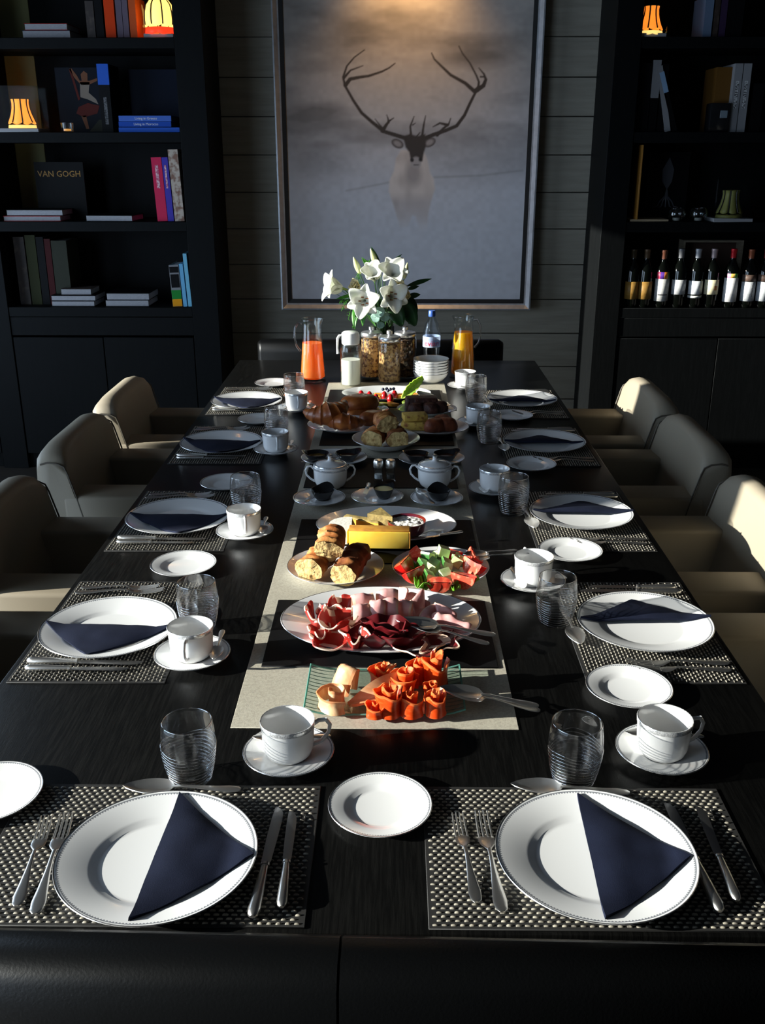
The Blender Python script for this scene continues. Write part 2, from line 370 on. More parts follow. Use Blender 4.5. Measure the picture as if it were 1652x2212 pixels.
for pts, w0, w1 in (([(877, 299), (829, 284), (805, 265), (781, 244), (763, 217), (745, 185), (741, 167), (749, 143), (765, 124), (787, 108)], 9, 2.5), ([(746, 184), (756, 171), (776, 167), (797, 164), (824, 155), (840, 147), (853, 137)], 9, 2.5),
        ([(743, 168), (757, 152), (784, 142)], 6, 2), ([(826, 283), (834, 270), (841, 261), (850, 255)], 9, 2), ([(839, 264), (838, 256), (835, 248)], 5, 1.5), ([(829, 280), (820, 270), (810, 257)], 5, 1.5),
        ([(917, 299), (936, 291), (962, 282), (986, 272), (1003, 249), (1014, 225), (1026, 201), (1033, 186), (1034, 177), (1029, 164), (1015, 137), (999, 116), (991, 100)], 9, 2.5), ([(1024, 197), (1005, 180), (973, 162), (952, 142), (938, 128), (932, 115)], 9, 2.5),
        ([(1029, 195), (1044, 185), (1049, 172), (1045, 160), (1034, 147)], 11, 2), ([(1038, 166), (1046, 166)], 4, 3), ([(944, 292), (958, 277), (969, 268), (973, 256)], 7, 2), ([(966, 270), (950, 266), (935, 274)], 7, 2),
        ([(888, 299), (886, 273), (894, 252)], 6, 2), ([(891, 270), (897, 266)], 3, 1.5), ([(911, 299), (915, 270), (919, 250)], 6, 2), ([(898, 297), (907, 286)], 4, 2)):
    blend(sm(seg_d(pts, w0, w1)), (.040, .034, .030))
cg = G(); cg.sheet(np.stack([XX, np.full_like(XX, PY-.003), ZZ], -1))
m_print = bpy.data.materials.new('reindeer_print'); m_print.use_nodes = True; pb = m_print.node_tree.nodes['Principled BSDF']; pb.inputs['Roughness'].default_value = .75
va = m_print.node_tree.nodes.new('ShaderNodeVertexColor'); va.layer_name = 'print'; m_print.node_tree.links.new(va.outputs[0], pb.inputs['Base Color'])
co = cg.obj('canvas', m_print, pic, sharp=None); rel(co)
at_ = co.data.color_attributes.new('print', 'FLOAT_COLOR', 'POINT'); at_.data.foreach_set('color', np.concatenate([C, np.ones((nzv, nx, 1))], -1).reshape(-1).astype(np.float32))
co['label'] = 'photographic print of a pale reindeer facing forward with wide antlers'
bk = rel(G().box(PX0+.03, PX1-.03, PY+.002, PY+.028, PZ0+.03, PZ1-.03).obj('backing', m_case, pic, sharp=None))
# picture light on the wall above the frame
pl = thing('picture_light', 'brass picture light mounted above the reindeer print', 'lamp', (.10, WY, 2.72))
m_brass = mat('brass', (.62, .45, .2), .3, 1)
G().box(-.06, .06, -.02, 0, .03, .11, .004).obj('wall_plate', m_brass, pl)
G().tube([(0, -.02, .07), (0, -.12, .12), (0, -.20, .12)], .007).obj('arm', m_brass, pl)
G().tube([(-.22, -.21, .11), (.22, -.21, .11)], .022, 14).obj('shade', m_brass, pl)
G().tube([(-.19, -.205, .084), (.19, -.205, .084)], .007, 8).obj('bulb', mat('warm_bulb', (1, .8, .5), .4, emit=(1, .62, .25), es=30), pl)
ld = bpy.data.lights.new('picture_lamp_light', 'SPOT'); ld.energy = 46; ld.color = (1, .55, .2); ld.spot_size = R(100); ld.spot_blend = 1.0; ld.shadow_soft_size = .06
lo = bpy.data.objects.new('picture_lamp_light', ld); COL.objects.link(lo); lo.parent = pl; lo.location = (0, -.19, .06); lo.rotation_euler = (R(24), 0, 0)

# ------------------------------------------------------------------ table, runner, benches, chairs
tb = thing('dining_table', 'long dark wenge dining table laid for breakfast', 'table', (0, 2.75, 0))
G().box(-.695, .695, -1.79, 1.79, .71, .75, .003).obj('table_top', m_wenge, tb)
for a in (-.6, .6):
    for b in (-1.66, 1.66): G().box(a-.05, a+.05, b-.05, b+.05, 0, .71, .004).obj('leg', m_wenge, tb)
for a in (-.58, .58): G().box(a-.012, a+.012, -1.61, 1.61, .62, .71).obj('apron', m_wenge, tb)
RZ = TZ+.0016
ru = tag(G().box(-.245, .245, 1.42, 4.06, TZ+.0002, RZ, .0004, 1).obj('table_runner', m_runner), 'grey-beige linen runner down the middle of the dark table', 'table runner')
SZ = RZ+.003
for (cx, cy, lab) in ((.006, 1.772, 'under the ham platter'), (.012, 2.268, 'under the cheese platter'), (-.006, 2.82, 'under the sugar bowls'), (.008, 3.255, 'under the croissant plates'), (-.005, 3.77, 'under the fruit platter')):
    tag(G().box(-.225, .225, -.146, .146, .0002, .003, .001, 1).obj('serving_mat', m_slate, None, (cx, cy, RZ)), 'black rectangular leather mat ' + lab, 'mat', 'black mats on the runner')
def bench(name, label, cx, y, rz):
    t = thing(name, label, 'bench', (cx, y, 0), rz)        # local: sitter faces +y
    def prof(x, k=1): return [(x, -.045*k, .42), (x, -.05*k, .74), (x, -.043*k, .788), (x, -.02*k, .808), (x, .02*k, .808), (x, .043*k, .79), (x, .05*k, .75), (x, .045*k, .42)]
    W = .60
    for sgn in (-1, 1):
        rings = [prof(sgn*.0015)]+[prof(sgn*(W-.02)), [(sgn*W, y_*.6, min(z_, .795)) for _, y_, z_ in prof(0)]]
        if sgn < 0: rings = rings[::-1]
        G().loft(rings).obj('back_cushion', m_leather, t, sharp=60)
    G().box(-.53, .53, .05, .40, .40, .49, .03, 3).obj('seat_cushion', m_leather, t)
    G().box(-.52, .52, -.04, .39, .12, .40, .01).obj('base', m_leather, t)
    for a in (-.48, .48):
        for b in (0, .34): G().box(a-.025, a+.025, b-.025, b+.025, 0, .12).obj('leg', m_wenge, t)
    return t
bench('bench', 'black leather bench at the far table end below the picture', -.035, 4.76, PI)
bench('bench', 'black leather bench back at the near table edge, bottom of view', .02-.049, .873, R(-.9))

def make_chair():
    t = thing('armchair', 'x', 'chair')                    # local: sitter faces +y, origin under the seat
    W = .27; n = 13
    rings = []
    for i in range(n):
        u = -1+2*i/(n-1); x = W*math.copysign(abs(u)**.75, u); e = abs(x)/W
        top = .812-.045*e**7; k = 1-.10*max(0, (e-.9)/.1)
        c = .018*(1-e*e)                                    # inner face hollows towards the middle
        pr = [(-.20, .40), (-.255, .60), (-.285, .74), (-.283, .785), (-.266, .805), (-.235, .812), (-.205, .805), (-.186, .785), (-.180, .75), (-.160, .66), (-.125, .50), (-.11, .40)]
        ring = []
        for j, (y, z_) in enumerate(pr):
            zt = z_ if z_ < .6 else .6+(z_-.6)*(top-.6)/(.812-.6)
            yy = y-(c if j >= 7 else 0); yy = -.20+(yy+.20)*k
            ring.append((x, yy, zt))
        rings.append(ring)
    bk_ = G().loft(rings).obj('backrest', m_taupe, t, sharp=75)
    for sgn in (-1, 1):
        pts = [(sgn*(W+.0005), y, z_) for y, z_ in ((-.112, .42), (-.127, .50), (-.162, .66), (-.182, .735), (-.19, .755), (-.21, .765), (-.24, .768), (-.262, .762))]
        G().tube(pts, .0028, 6).obj('piping', m_taupe_pipe, bk_)
        a, b = sorted((sgn*.14, sgn*.272)); G().box(a, b, -.205, .20, .14, .657, .012, 3).obj('armrest', m_taupe, t)
    G().box(-.138, .138, -.20, .205, .33, .475, .03, 3).obj('seat_cushion', m_taupe, t)
    G().box(-.138, .138, -.19, .19, .14, .33, .006).obj('base', m_taupe, t)
    for a in (-.22, .22):
        for b in (-.16, .16): G().box(a-.02, a+.02, b-.02, b+.02, 0, .14).obj('leg', m_wenge, t)
    return t
ch0 = make_chair()
SEATY = {'L4': 1.79, 'L3': 2.42, 'L2': 3.13, 'L1': 3.73, 'R4': 1.80, 'R3': 2.45, 'R2': 3.14, 'R1': 3.735}
ORD = {'1': 'farthest', '2': 'third', '3': 'second', '4': 'nearest'}
def seatname(k):
    if k[0] == 'N': return 'left place at the near table end' if k == 'N1' else 'right place at the near table end'
    side = 'left' if k[0] == 'L' else 'right'
    return {'1': 'farthest place on the %s side', '2': 'third place from camera on the %s side', '3': 'second place from camera on the %s side', '4': 'nearest place on the %s side'}[k[1]] % side
first = True
for k, y in SEATY.items():
    x = -.80 if k[0] == 'L' else .80; rz = -PI/2 if k[0] == 'L' else PI/2
    lab = 'taupe leather armchair at the ' + seatname(k)
    if first: ch0.location = (x, y, 0); ch0.rotation_euler = (0, 0, rz); ch0['label'] = lab; ch0['group'] = 'taupe armchairs along the table'; first = False
    else: dup(ch0, (x, y, 0), rz, lab)

# ------------------------------------------------------------------ tableware prototypes
def plate_prof(r, h, well, foot):             # outer radius, rim height, well radius, foot radius
    return [(0, .003), (foot-.004, .003), (foot, 0), (foot+.003, .0005), (well+.004, .006), (r-.002, h-.0022), (r, h-.0008), (r-.0005, h), (r-.0025, h-.0002),
            (well+.006, .0095), (well+.001, .0085), (well-.006, .0052), (well-.012, .0045), (0, .0045)]
def plate_obj(name, m, r, h, well, foot, label, cat, loc, rz=0, group=None, n=64, sx=1, sy=1):
    o = G().lathe(plate_prof(r, h, well, foot), n, sx=sx, sy=sy).obj(name, m, None, loc, rz, sharp=60)
    G().tube([((r-.0008)*sx*math.cos(a), (r-.0008)*sy*math.sin(a), h-.0004) for a in np.linspace(0, 2*PI, n+1)], .0009, 5, caps=False).obj('silver_rim', m_silverline, o)
    return tag(o, label, cat, group)
def place(proto, used, loc, rz, label):
    if not used: proto.location = loc; proto.rotation_euler = (0, 0, rz); proto['label'] = label; used.append(1); return proto
    return dup(proto, loc, rz, label)
def copies(proto): u = []; return lambda loc, rz, label: place(proto, u, loc, rz, label)

P_dinner = copies(plate_obj('dinner_plate', m_dinner, .1365, .020, .088, .075, 'x', 'plate', (0, 0, 0), group='dinner plates', n=96))
P_bread = copies(plate_obj('bread_plate', m_bread, .0775, .014, .050, .042, 'x', 'plate', (0, 0, 0), group='bread plates'))
P_saucer = copies(plate_obj('saucer', m_saucer, .0735, .017, .034, .030, 'x', 'saucer', (0, 0, 0), group='saucers', n=56))
# woven placemat
def make_mat():
    t = thing('placemat', 'x', 'placemat', group='woven placemats')
    G().box(-.226, .226, -.147, .147, .0002, .0022, .001, 1).obj('backing', m_weave_base, t)
    g = G(); px_, py_ = .0117, .0073; nx_ = int(.446/px_); ny_ = int(.288/py_)
    for i in range(ny_):
        for j in range(nx_):
            x = -.223+(j+.5)*px_+(px_*.5 if i % 2 else 0); y = -.144+(i+.5)*py_
            if x > .221: continue
            l, wd, b = .0043, .0015, .0018; sk = random.uniform(-.0004, .0004); hh = random.uniform(.0034, .0042)
            g.add([(x-l, y-wd+sk, b), (x+l, y-wd-sk, b), (x+l, y+wd-sk, b), (x-l, y+wd+sk, b), (x-l*.45, y-wd*.6, hh), (x+l*.45, y-wd*.6, hh), (x+l*.45, y+wd*.6, hh), (x-l*.45, y+wd*.6, hh)],
                  [(0, 1, 5, 4), (1, 2, 6, 5), (2, 3, 7, 6), (3, 0, 4, 7), (4, 5, 6, 7)])
    o = g.obj('weave', m_weave, t, sharp=180); o['kind'] = 'stuff'
    return t
P_mat = copies(make_mat())
# cutlery, lying along +y with the handle end at y = 0
def lerp_tab(tab, y):
    for (a, *p), (b, *q_) in zip(tab[:-1], tab[1:]):
        if a <= y <= b: t = (y-a)/(b-a); return [u+(v_-u)*t for u, v_ in zip(p, q_)]
    return list(tab[-1][1:])
def blade(g, tab, th, n=26, mi=0):            # tab rows: y, half-width, height of the middle line
    y0, y1 = tab[0][0], tab[-1][0]; rings = []
    for i in range(n+1):
        y = y0+(y1-y0)*i/n; w_, z_ = lerp_tab(tab, y)
        rings.append([(w_*math.cos(a), y, z_+th*math.sin(a)) for a in np.linspace(0, 2*PI, 12, endpoint=False)])
    g.loft(rings, mi=mi)
HANDLE = [(0, .0035, .0028), (.004, .0078, .003), (.02, .0098, .0032), (.045, .0072, .0045), (.075, .0042, .0075), (.10, .0030, .0095), (.118, .0032, .0085)]
def make_fork(L_):
    k = L_/.20; t = thing('fork', 'x', 'fork'); g = G()
    blade(g, [(a*k, w_*k, z_*k) for a, w_, z_ in HANDLE], .0014*k); g.obj('handle', m_silver, t)
    g = G(); blade(g, [(.116*k, .0032*k, .0085*k), (.124*k, .0070*k, .0062*k), (.132*k, .0112*k, .0042*k), (.142*k, .0118*k, .003*k), (.150*k, .0112*k, .0028*k)], .0012*k, 10); g.obj('root', m_silver, t)
    for i in range(4):
        x = (-.0093+.0062*i)*k
        G().tube([(x, .148*k, .0028*k), (x, .165*k, .0034*k), (x*.98, .185*k, .0062*k), (x*.96, .20*k, .0105*k)], [.0019*k, .0018*k, .0015*k, .0009*k], 6).obj('tine', m_silver, t)
    return t
def make_spoon(name, L_, cat='spoon'):
    k = L_/.20; t = thing(name, 'x', cat); g = G()
    blade(g, [(a*k, w_*k, z_*k) for a, w_, z_ in HANDLE], .0014*k); g.obj('handle', m_silver, t)
    g = G(); gr = []
    for i in range(13):
        u = i/12; y = (.114+.088*u)*k; hw = .0042*(1-u)**3+.0215*math.sin(PI*min(1, u**.8))**.62*(1-.1*u) if u < 1 else .0012
        if i == 0: hw = .0034
        row = []
        for j in range(9):
            v_ = -1+j/4; dep = .0075*math.sin(PI*u)**.7
            row.append((v_*hw*k, y, (.0084*(1-u)+.0088*u+.0005-dep*(1-v_*v_)+(.001*u))*k))
        gr.append(row)
    g.sheet(gr, .0012*k); g.obj('bowl', m_silver, t, sharp=70)
    return t
def make_knife(L_, hollow=True):
    k = L_/.22; t = thing('knife', 'x', 'knife')
    g = G(); rr = [(0, .003), (.003, .0066), (.012, .0084), (.05, .0072), (.085, .0054), (.092, .0050), (.0925, .0066), (.097, .0066), (.0975, .0048)]
    g.loft([[(r*k*math.cos(a), y*k, .0066*k+r*.82*k*math.sin(a)) for a in np.linspace(0, 2*PI, 14, endpoint=False)] for y, r in rr]); g.obj('handle', m_silver, t)
    g = G(); rings = []
    for y, w0, w1 in ((.096, -.0045, .0045), (.105, -.0065, .0068), (.15, -.0072, .0082), (.19, -.0068, .0090), (.207, -.0062, .0080), (.216, -.0058, .0035), (.22, -.0052, -.002)):
        rings.append([(w0*k, y*k, .0054*k), ((w0*.4+w1*.6)*k, y*k, .0062*k), (w1*k, y*k, .0056*k), ((w0*.4+w1*.6)*k, y*k, .0048*k)])
    g.loft(rings); g.obj('blade', m_steel, t, sharp=30)
    return t
P_forkA = copies(make_fork(.195)); P_forkB = copies(make_fork(.175)); P_knA = copies(make_knife(.222)); P_knB = copies(make_knife(.195))
P_spoon = copies(make_spoon('dessert_spoon', .178)); P_tea = copies(make_spoon('teaspoon', .128))
# cup
def make_cup():
    t = thing('coffee_cup', 'x', 'cup', group='coffee cups')
    pr = [(0, .002), (.024, .002), (.026, 0), (.028, .001), (.031, .003), (.0375, .010), (.0405, .020), (.0418, .040), (.0432, .0655), (.0437, .0664), (.0428, .067), (.0415, .066), (.0395, .040), (.0385, .020), (.033, .007), (.026, .0048), (0, .0045)]
    G().lathe(pr, 48).obj('body', porc, t, sharp=60)
    G().lathe([(.0431, .0590), (.0436, .0592), (.0441, .0663), (.0434, .0676), (.0420, .0672)], 48, mi=0).obj('silver_band', china('cup_band', 1, 2, 4) if False else mat('cup_band_print', (.55, .56, .57), .2, .5, var=(420, (.85, .85, .85), .45, .55)), t, sharp=60)
    G().tube([(.0405, 0, .054), (.050, 0, .060), (.0615, 0, .060), (.068, 0, .050), (.0655, 0, .036), (.054, 0, .022), (.0395, 0, .016)], [.0034, .0036, .0036, .0034, .0032, .0032, .0036], 10, flat=1.0).obj('handle', porc, t)
    return t
P_cup = copies(make_cup())
# tumbler with a rippled lower half
def make_tumbler():
    def rip(a, z_):
        if z_ < .004 or z_ > .072: return 0
        k = min(1, (.072-z_)/.02); return k*.0015*math.sin(z_*1000+2.6*math.sin(a*2+.5)+1.6*math.cos(a*3))
    zs_ = [.0, .003]+[.005+i*.0018 for i in range(38)]+[.08, .09, .098, .1055]
    def ro(z_): return .0300+.0118*math.sin(min(1, z_/.075)*PI/2)**.9-.0035*max(0, (z_-.075)/.03)**1.5
    pr = [(0, 0)]+[(ro(z_)-(.002 if z_ == 0 else 0), z_) for z_ in zs_]+[(ro(.1055)-.0008, .1066), (ro(.1055)-.0017, .1055)]+[(ro(z_)-.0022, z_) for z_ in (.09, .07, .05, .03, .02)]+[(.02, .012), (0, .011)]
    o = G().lathe(pr, 56, rip=rip).obj('tumbler', m_tumbler, None, sharp=180)
    G().tube([(ro(.1055)*.98*math.cos(a), ro(.1055)*.98*math.sin(a), .1060) for a in np.linspace(0, 2*PI, 57)], .0009, 6, caps=False).obj('rim', m_glint, o, sharp=180)  # added ring that gives the rim its bright line
    for k in range(11):
        z0 = .008+k*.0056; amp = .0012+.0022*max(0, (k-5)/5)
        pts = []
        for a in np.linspace(0, 2*PI, 73):
            z_ = z0+amp*math.sin(a*2+.5)+amp*.7*math.cos(a*3+k*.35); pts.append(((ro(z_)+.0004)*math.cos(a), (ro(z_)+.0004)*math.sin(a), z_))
        G().tube(pts, .0007, 4, caps=False).obj('ripple_glint', m_glint, o, sharp=180)
    return tag(o, 'x', 'glass', 'rippled glass tumblers')
P_tum = copies(make_tumbler())
# folded napkin, resting on a plate: long edge on the left, point to the right
def make_napkin(seed, pts, lift):
    (ax, ay), (bx_, by), (cx, cy) = pts; n = 14; g = G(); gr = []
    rr = random.Random(seed)
    for i in range(n+1):
        u = i/n; row = []
        ex = (ax+(bx_-ax)*u, ay+(by-ay)*u); 
        for j in range(n+1):
            v_ = j/n; x = ex[0]+(cx-ex[0])*v_; y = ex[1]+(cy-ex[1])*v_
            r_ = math.hypot(x, y); rim = .006+.0150*max(0, min(1.35, (r_-.085)/.052))
            bulge = lift*(1-v_)*(4*u*(1-u))**.7*(.25+2.2*v_*(1-v_)*(1-v_))
            wv = .0018*nz((x*28, y*28, seed), 1, seed)
            row.append((x, y, max(rim, .0095)+.0022+bulge+wv))
        gr.append(row)
    g.sheet(gr, .0050)
    o = g.obj('napkin', m_navy, None, sharp=50)
    return tag(o, 'x', 'napkin', 'navy napkins')
def napkin_at(pl_, rz, wpts, seed, lift, label):
    c, s_ = math.cos(-rz), math.sin(-rz); loc = []
    for p in wpts: dx, dy = p[0]-pl_.x, p[1]-pl_.y; loc.append((dx*c-dy*s_, dx*s_+dy*c))
    o = make_napkin(seed, loc, lift); o.location = pl_; o.rotation_euler = (0, 0, rz); o['label'] = label

# ------------------------------------------------------------------ the ten places
MZ = TZ+.0042                                  # top of a placemat
SEATS = {  # seat: (mat centre, rotation, dinner plate px, tumbler px, saucer px, bread plate px, napkin px (long edge a, long edge b, point))
 'N1': ((-.305, 1.113), 0, (340, 1846), (413, 1684), (624, 1638), (-20, 1725), ((387, 1706), (276, 1978), (548, 1838))),
 'N2': ((.303, 1.113), 0, (1286, 1842), (1237, 1687), (1427, 1634), (821, 1751), ((1247, 1706), (1308, 1976), (1494, 1840))),
 'L4': ((-.536, 1.79), -PI/2, (235, 1354), (431, 1358), (416, 1424), (397, 1227), ((376, 1346), (98, 1338), (185, 1404))),
 'L3': ((-.532, 2.42), -PI/2, (385, 1115), (533, 1108), (529, 1156), (490, 1049), ((490, 1106), (280, 1104), (385, 1148))),
 'L2': ((-.532, 3.13), -PI/2, (478, 955), (598, 945), (596, 978), (560, 911), ((562, 948), (396, 943), (470, 976))),
 'L1': ((-.525, 3.74), -PI/2, (533, 865), (636, 866), (641, 887), (590, 832), ((606, 857), (462, 855), (535, 877))),
 'R4': ((.536, 1.80), PI/2, (1392, 1342), (1198, 1346), (1150, 1264), (1357, 1494), ((1254, 1330), (1536, 1328), (1365, 1284))),
 'R3': ((.532, 2.43), PI/2, (1255, 1106), (1107, 1109), (1066, 1063), (1231, 1197), ((1152, 1096), (1368, 1100), (1256, 1072))),
 'R2': ((.532, 3.12), PI/2, (1175, 953), (1055, 957), (1031, 919), (1147, 1009), ((1090, 948), (1260, 950), (1165, 932))),
 'R1': ((.532, 3.70), PI/2, (1127, 861), (1027, 870), (1004, 839), (1105, 903), ((1057, 860), (1200, 861), (1125, 847)))}
for i, (k, (mc, rz, dp, tu, sa, bp, nk)) in enumerate(SEATS.items()):
    sn = seatname(k)
    def loc(x, y, z_=0):                       # seat frame to world
        c, s_ = math.cos(rz), math.sin(rz); return Vector((mc[0]+x*c-y*s_, mc[1]+x*s_+y*c, z_))
    P_mat((mc[0], mc[1], TZ), rz, 'black and beige woven placemat at the ' + sn)
    q_ = T(*dp, TZ+.02); q_.z = MZ
    P_dinner(q_, rz, 'white silver-rimmed dinner plate at the ' + sn)
    napkin_at(q_, rz, [T(*p, TZ+.03) for p in nk], i+1, .018 if k[0] == 'N' else .020, 'folded triangular navy napkin at the ' + sn)
    q_ = T(*tu); P_tum(q_, rz+i*.7, 'rippled glass tumbler at the ' + sn)
    q_ = T(*sa); P_saucer(q_, rz, 'saucer under the coffee cup at the ' + sn)
    P_cup((q_.x, q_.y, q_.z+.0052), rz+R(12 if k != 'L4' else 0), 'white coffee cup with silver band at the ' + sn)
    c, s_ = math.cos(rz), math.sin(rz)
    sx, sy = (.066, .040); a = R(95)
    if k == 'N2': sx, sy, a = .078, .034, R(88)
    if k[0] == 'L': sx, sy, a = -.092, .044, R(-88)
    P_tea((q_.x+sx*c-sy*s_, q_.y+sx*s_+sy*c, q_.z+.0145), rz+a, 'silver teaspoon on saucer at the ' + sn)
    q_ = T(*bp); P_bread(q_, 0, 'small white side plate at the ' + sn)
    LB = ('inner silver fork at the ', 'outer silver fork at the ', 'inner silver knife at the ', 'outer silver knife at the ')
    FN = (P_forkA, P_forkB, P_knA, P_knB)
    if k[0] == 'N':
        CUT = {'N1': ((75, 1972, 152, 1738), (35, 1955, 107, 1750), (545, 1984, 603, 1742), (608, 1962, 631, 1750), (520, 1703, 252, 1700)),
               'N2': ((1085, 1968, 1033, 1729), (1030, 1947, 984, 1742), (1555, 1972, 1442, 1735), (1592, 1948, 1509, 1740), (1360, 1710, 1100, 1696))}[k]
        for (hx, hy, tx, ty), fn, lb in zip(CUT, FN+(P_spoon,), LB+('silver dessert spoon above the plate at the ',)):
            h_, t_ = T(hx, hy, MZ+.004), T(tx, ty, MZ+.006); a = math.atan2(t_.y-h_.y, t_.x-h_.x)-PI/2; h_.z = MZ
            fn(h_, a, lb+sn)
    else:
        for (x, y, a), fn, lb in zip(((-.155, -.135, 2), (-.182, -.13, 0), (.158, -.13, -1), (.184, -.125, 0)), FN, LB): fn(loc(x, y, MZ), rz+R(a), lb+sn)
        P_spoon(loc(.085, .143, MZ), rz+R(92), 'silver dessert spoon above the plate at the ' + sn)

# ------------------------------------------------------------------ serving plates
def serv(name, label, x, y, z_, sx, sy, r=.1125, rz=0, h=.02):
    return plate_obj(name, porc, r, h, r*.66, r*.58, label, 'platter' if sx != sy else 'plate', (x, y, z_), rz, None, 72, sx, sy)
HAM = Vector((.006, 1.792, SZ)); serv('ham_platter', 'large oval white platter of sliced ham on a black mat', *HAM, .205/.1125, .150/.1125, h=.022)
CHZ = Vector((.013, 2.338, SZ)); serv('cheese_platter', 'oval white platter of cheeses on a black mat', *CHZ, .181/.1125, .128/.1125)
BAG = Vector((-.102, 2.07, RZ)); serv('bread_serving_plate', 'round white plate holding three baguette pieces', *BAG, 1, 1, h=.022)
SAL = Vector((.141, 2.07, RZ)); serv('salad_plate', 'round white plate of tomato and cucumber salad', *SAL, 1, 1, h=.022)
FRU = Vector((.002, 3.79, SZ)); serv('fruit_platter', 'oval white platter of cut fruit before the muesli jars', *FRU, .178/.1125, .118/.1125)
ROL = Vector((.006, 3.10, SZ)); serv('roll_plate', 'round white plate of baguette slices behind the salt shakers', *ROL, 1, 1, h=.03)
CRO = Vector((-.135, 3.315, SZ)); serv('pastry_plate', 'white plate of croissants, left on the runner', *CRO, 1.22, 1.0)
BRI = Vector((-.10, 3.535, SZ-.003)); serv('pastry_plate', 'white plate of brioche behind the croissants', *BRI, 1, .85)
CAK = Vector((.155, 3.55, SZ-.003)); serv('cake_plate', 'white plate of dark chocolate cake, back right of the pastries', *CAK, 1, .85)
MUF = Vector((.17, 3.285, SZ)); serv('cake_plate', 'white plate of fruit cake slices right of the croissants', *MUF, 1.1, .95)
JAM = [(Vector((-.155, 2.925, SZ-.003)), 'left'), (Vector((.150, 2.925, SZ-.003)), 'right')]
for q_, sd_ in JAM: serv('jam_plate', 'white plate with dark jam dishes behind the %s sugar bowl' % sd_, *q_, .93, .80)
SAU = [T(690, 1083, SZ), T(815, 1080, SZ), T(943, 1083, SZ)]
for q_, lb in zip(SAU, ('left saucer in the row before the sugar bowls', 'middle saucer with butter dish before the salt shakers', 'right saucer in the row before the sugar bowls')):
    q_.z = RZ; P_saucer(q_, 0, 'white silver-rimmed ' + lb)
# small black dishes (square, pinched corners)
def dish(label, loc_, r, h, rz=0, fill=None, spout=.25):
    t = thing('black_dish', label, 'dish', loc_, rz)
    def ring(rr, z_, k): return [(rr*math.cos(a)*(1+spout*k*max(0, math.cos(a-.6))**4), rr*math.sin(a)*(1+spout*k*max(0, math.cos(a-.6))**4), z_+h*.35*k*max(0, math.cos(a-.6))**6) for a in np.linspace(0, 2*PI, 32, endpoint=False)]
    G().loft([ring(r*.5, 0, 0), ring(r*.7, h*.3, .3), ring(r, h, 1), ring(r*.95, h*.99, 1), ring(r*.64, h*.35, .3), ring(r*.4, h*.16, 0)]).obj('bowl', m_black, t, sharp=60)
    if fill: G().lathe([(0, h*.95), (r*.6, h*.94), (r*.90, h*.88)] if not spout else [(0, h*.62), (r*.5, h*.62), (r*.74, h*.60)], 24).obj('contents', fill, t)
    return t
m_jam = mat('dark_jam', (.05, .012, .006), .15); m_butter = mat('butter', s(232, 222, 160), .45, sss=.2); m_honey = mat('honey', (.22, .12, .02), .15)
dz = .006
dish('black pinched dish on the left saucer before the sugar bowl', SAU[0]+Vector((.008, .012, dz)), .034, .028, R(40))
dish('black pinched dish on the right saucer before the sugar bowl', SAU[2]+Vector((.006, .010, dz)), .034, .028, R(60))
dish('black dish filled with butter on the middle saucer', SAU[1]+Vector((.018, .010, dz)), .030, .030, 0, m_butter, 0)
for (q_, sd_), (dx, f0, dx2, f1) in zip(JAM, ((-.055, m_honey, .04, m_jam), (-.045, m_jam, .045, m_jam))):
    dish('left black jam dish on the %s jam plate' % sd_, q_+Vector((dx, .0, dz)), .038, .026, R(150), f0)
    dish('right black jam dish on the %s jam plate' % sd_, q_+Vector((dx2, .005, dz)), .038, .026, R(-10), f1)
    o = dup(bpy.data.objects['teaspoon'], q_+Vector((.085 if sd_ == 'right' else -.10, -.05, .016)), R(70 if sd_ == 'right' else -75), 'small spoon on the rim of the %s jam plate' % sd_)
dup(bpy.data.objects['teaspoon'], SAU[0]+Vector((-.035, -.038, .013)), R(-25), 'small spoon before the dish on the left saucer')
dup(bpy.data.objects['teaspoon'], SAU[2]+Vector((-.01, -.052, .013)), R(20), 'small spoon before the dish on the right saucer')
# butter knife standing on its edge across the middle saucer
kb = dup(bpy.data.objects['knife'], SAU[1]+Vector((-.025, .045, .03)), R(180), 'butter knife laid over the rim of the middle saucer'); kb.scale = (.8, .7, .8); kb.rotation_euler = (R(9), 0, R(178))
# sugar bowls
def make_sugar():
    t = thing('sugar_bowl', 'x', 'sugar bowl', group='lidded sugar bowls')
    G().lathe([(0, .003), (.030, .003), (.032, 0), (.035, .002), (.042, .008), (.0475, .020), (.0490, .045), (.0495, .060), (.050, .062), (.049, .0635), (.047, .062), (.046, .02), (0, .008)], 48).obj('body', porc, t, sharp=60)
    G().lathe([(.0492, .055), (.0502, .0552), (.0507, .0605), (.0497, .0608)], 48).obj('silver_band', MATS['cup_band_print'], t)
    ld_ = G().lathe([(.0478, .062), (.049, .0645), (.044, .068), (.030, .073), (.014, .0765), (.008, .079), (.0062, .084), (.0068, .0885), (0, .089)], 40).obj('lid', porc, t, sharp=70)
    G().lathe([(.0475, .0655), (.0462, .0685), (.0435, .0690)], 40).obj('silver_band', MATS['cup_band_print'], ld_)
    G().lathe([(.0066, .088), (.0076, .0905), (.0076, .0935), (.005, .0965), (0, .0975)], 18).obj('knob', m_silver, ld_)
    for sgn in (-1, 1): G().tube([(sgn*.047, 0, .053), (sgn*.056, 0, .0625), (sgn*.066, 0, .061), (sgn*.072, 0, .050), (sgn*.069, 0, .036), (sgn*.058, 0, .024), (sgn*.0455, 0, .016)], [.0032, .0032, .0031, .003, .003, .003, .0034], 10).obj('handle', porc, t)
    return t
P_sug = copies(make_sugar())
P_sug(T(714, 1050, SZ), R(4), 'white lidded sugar bowl with two handles, left of salt shakers'); P_sug(T(938, 1050, SZ), R(-4), 'white lidded sugar bowl with two handles, right of pepper shaker')
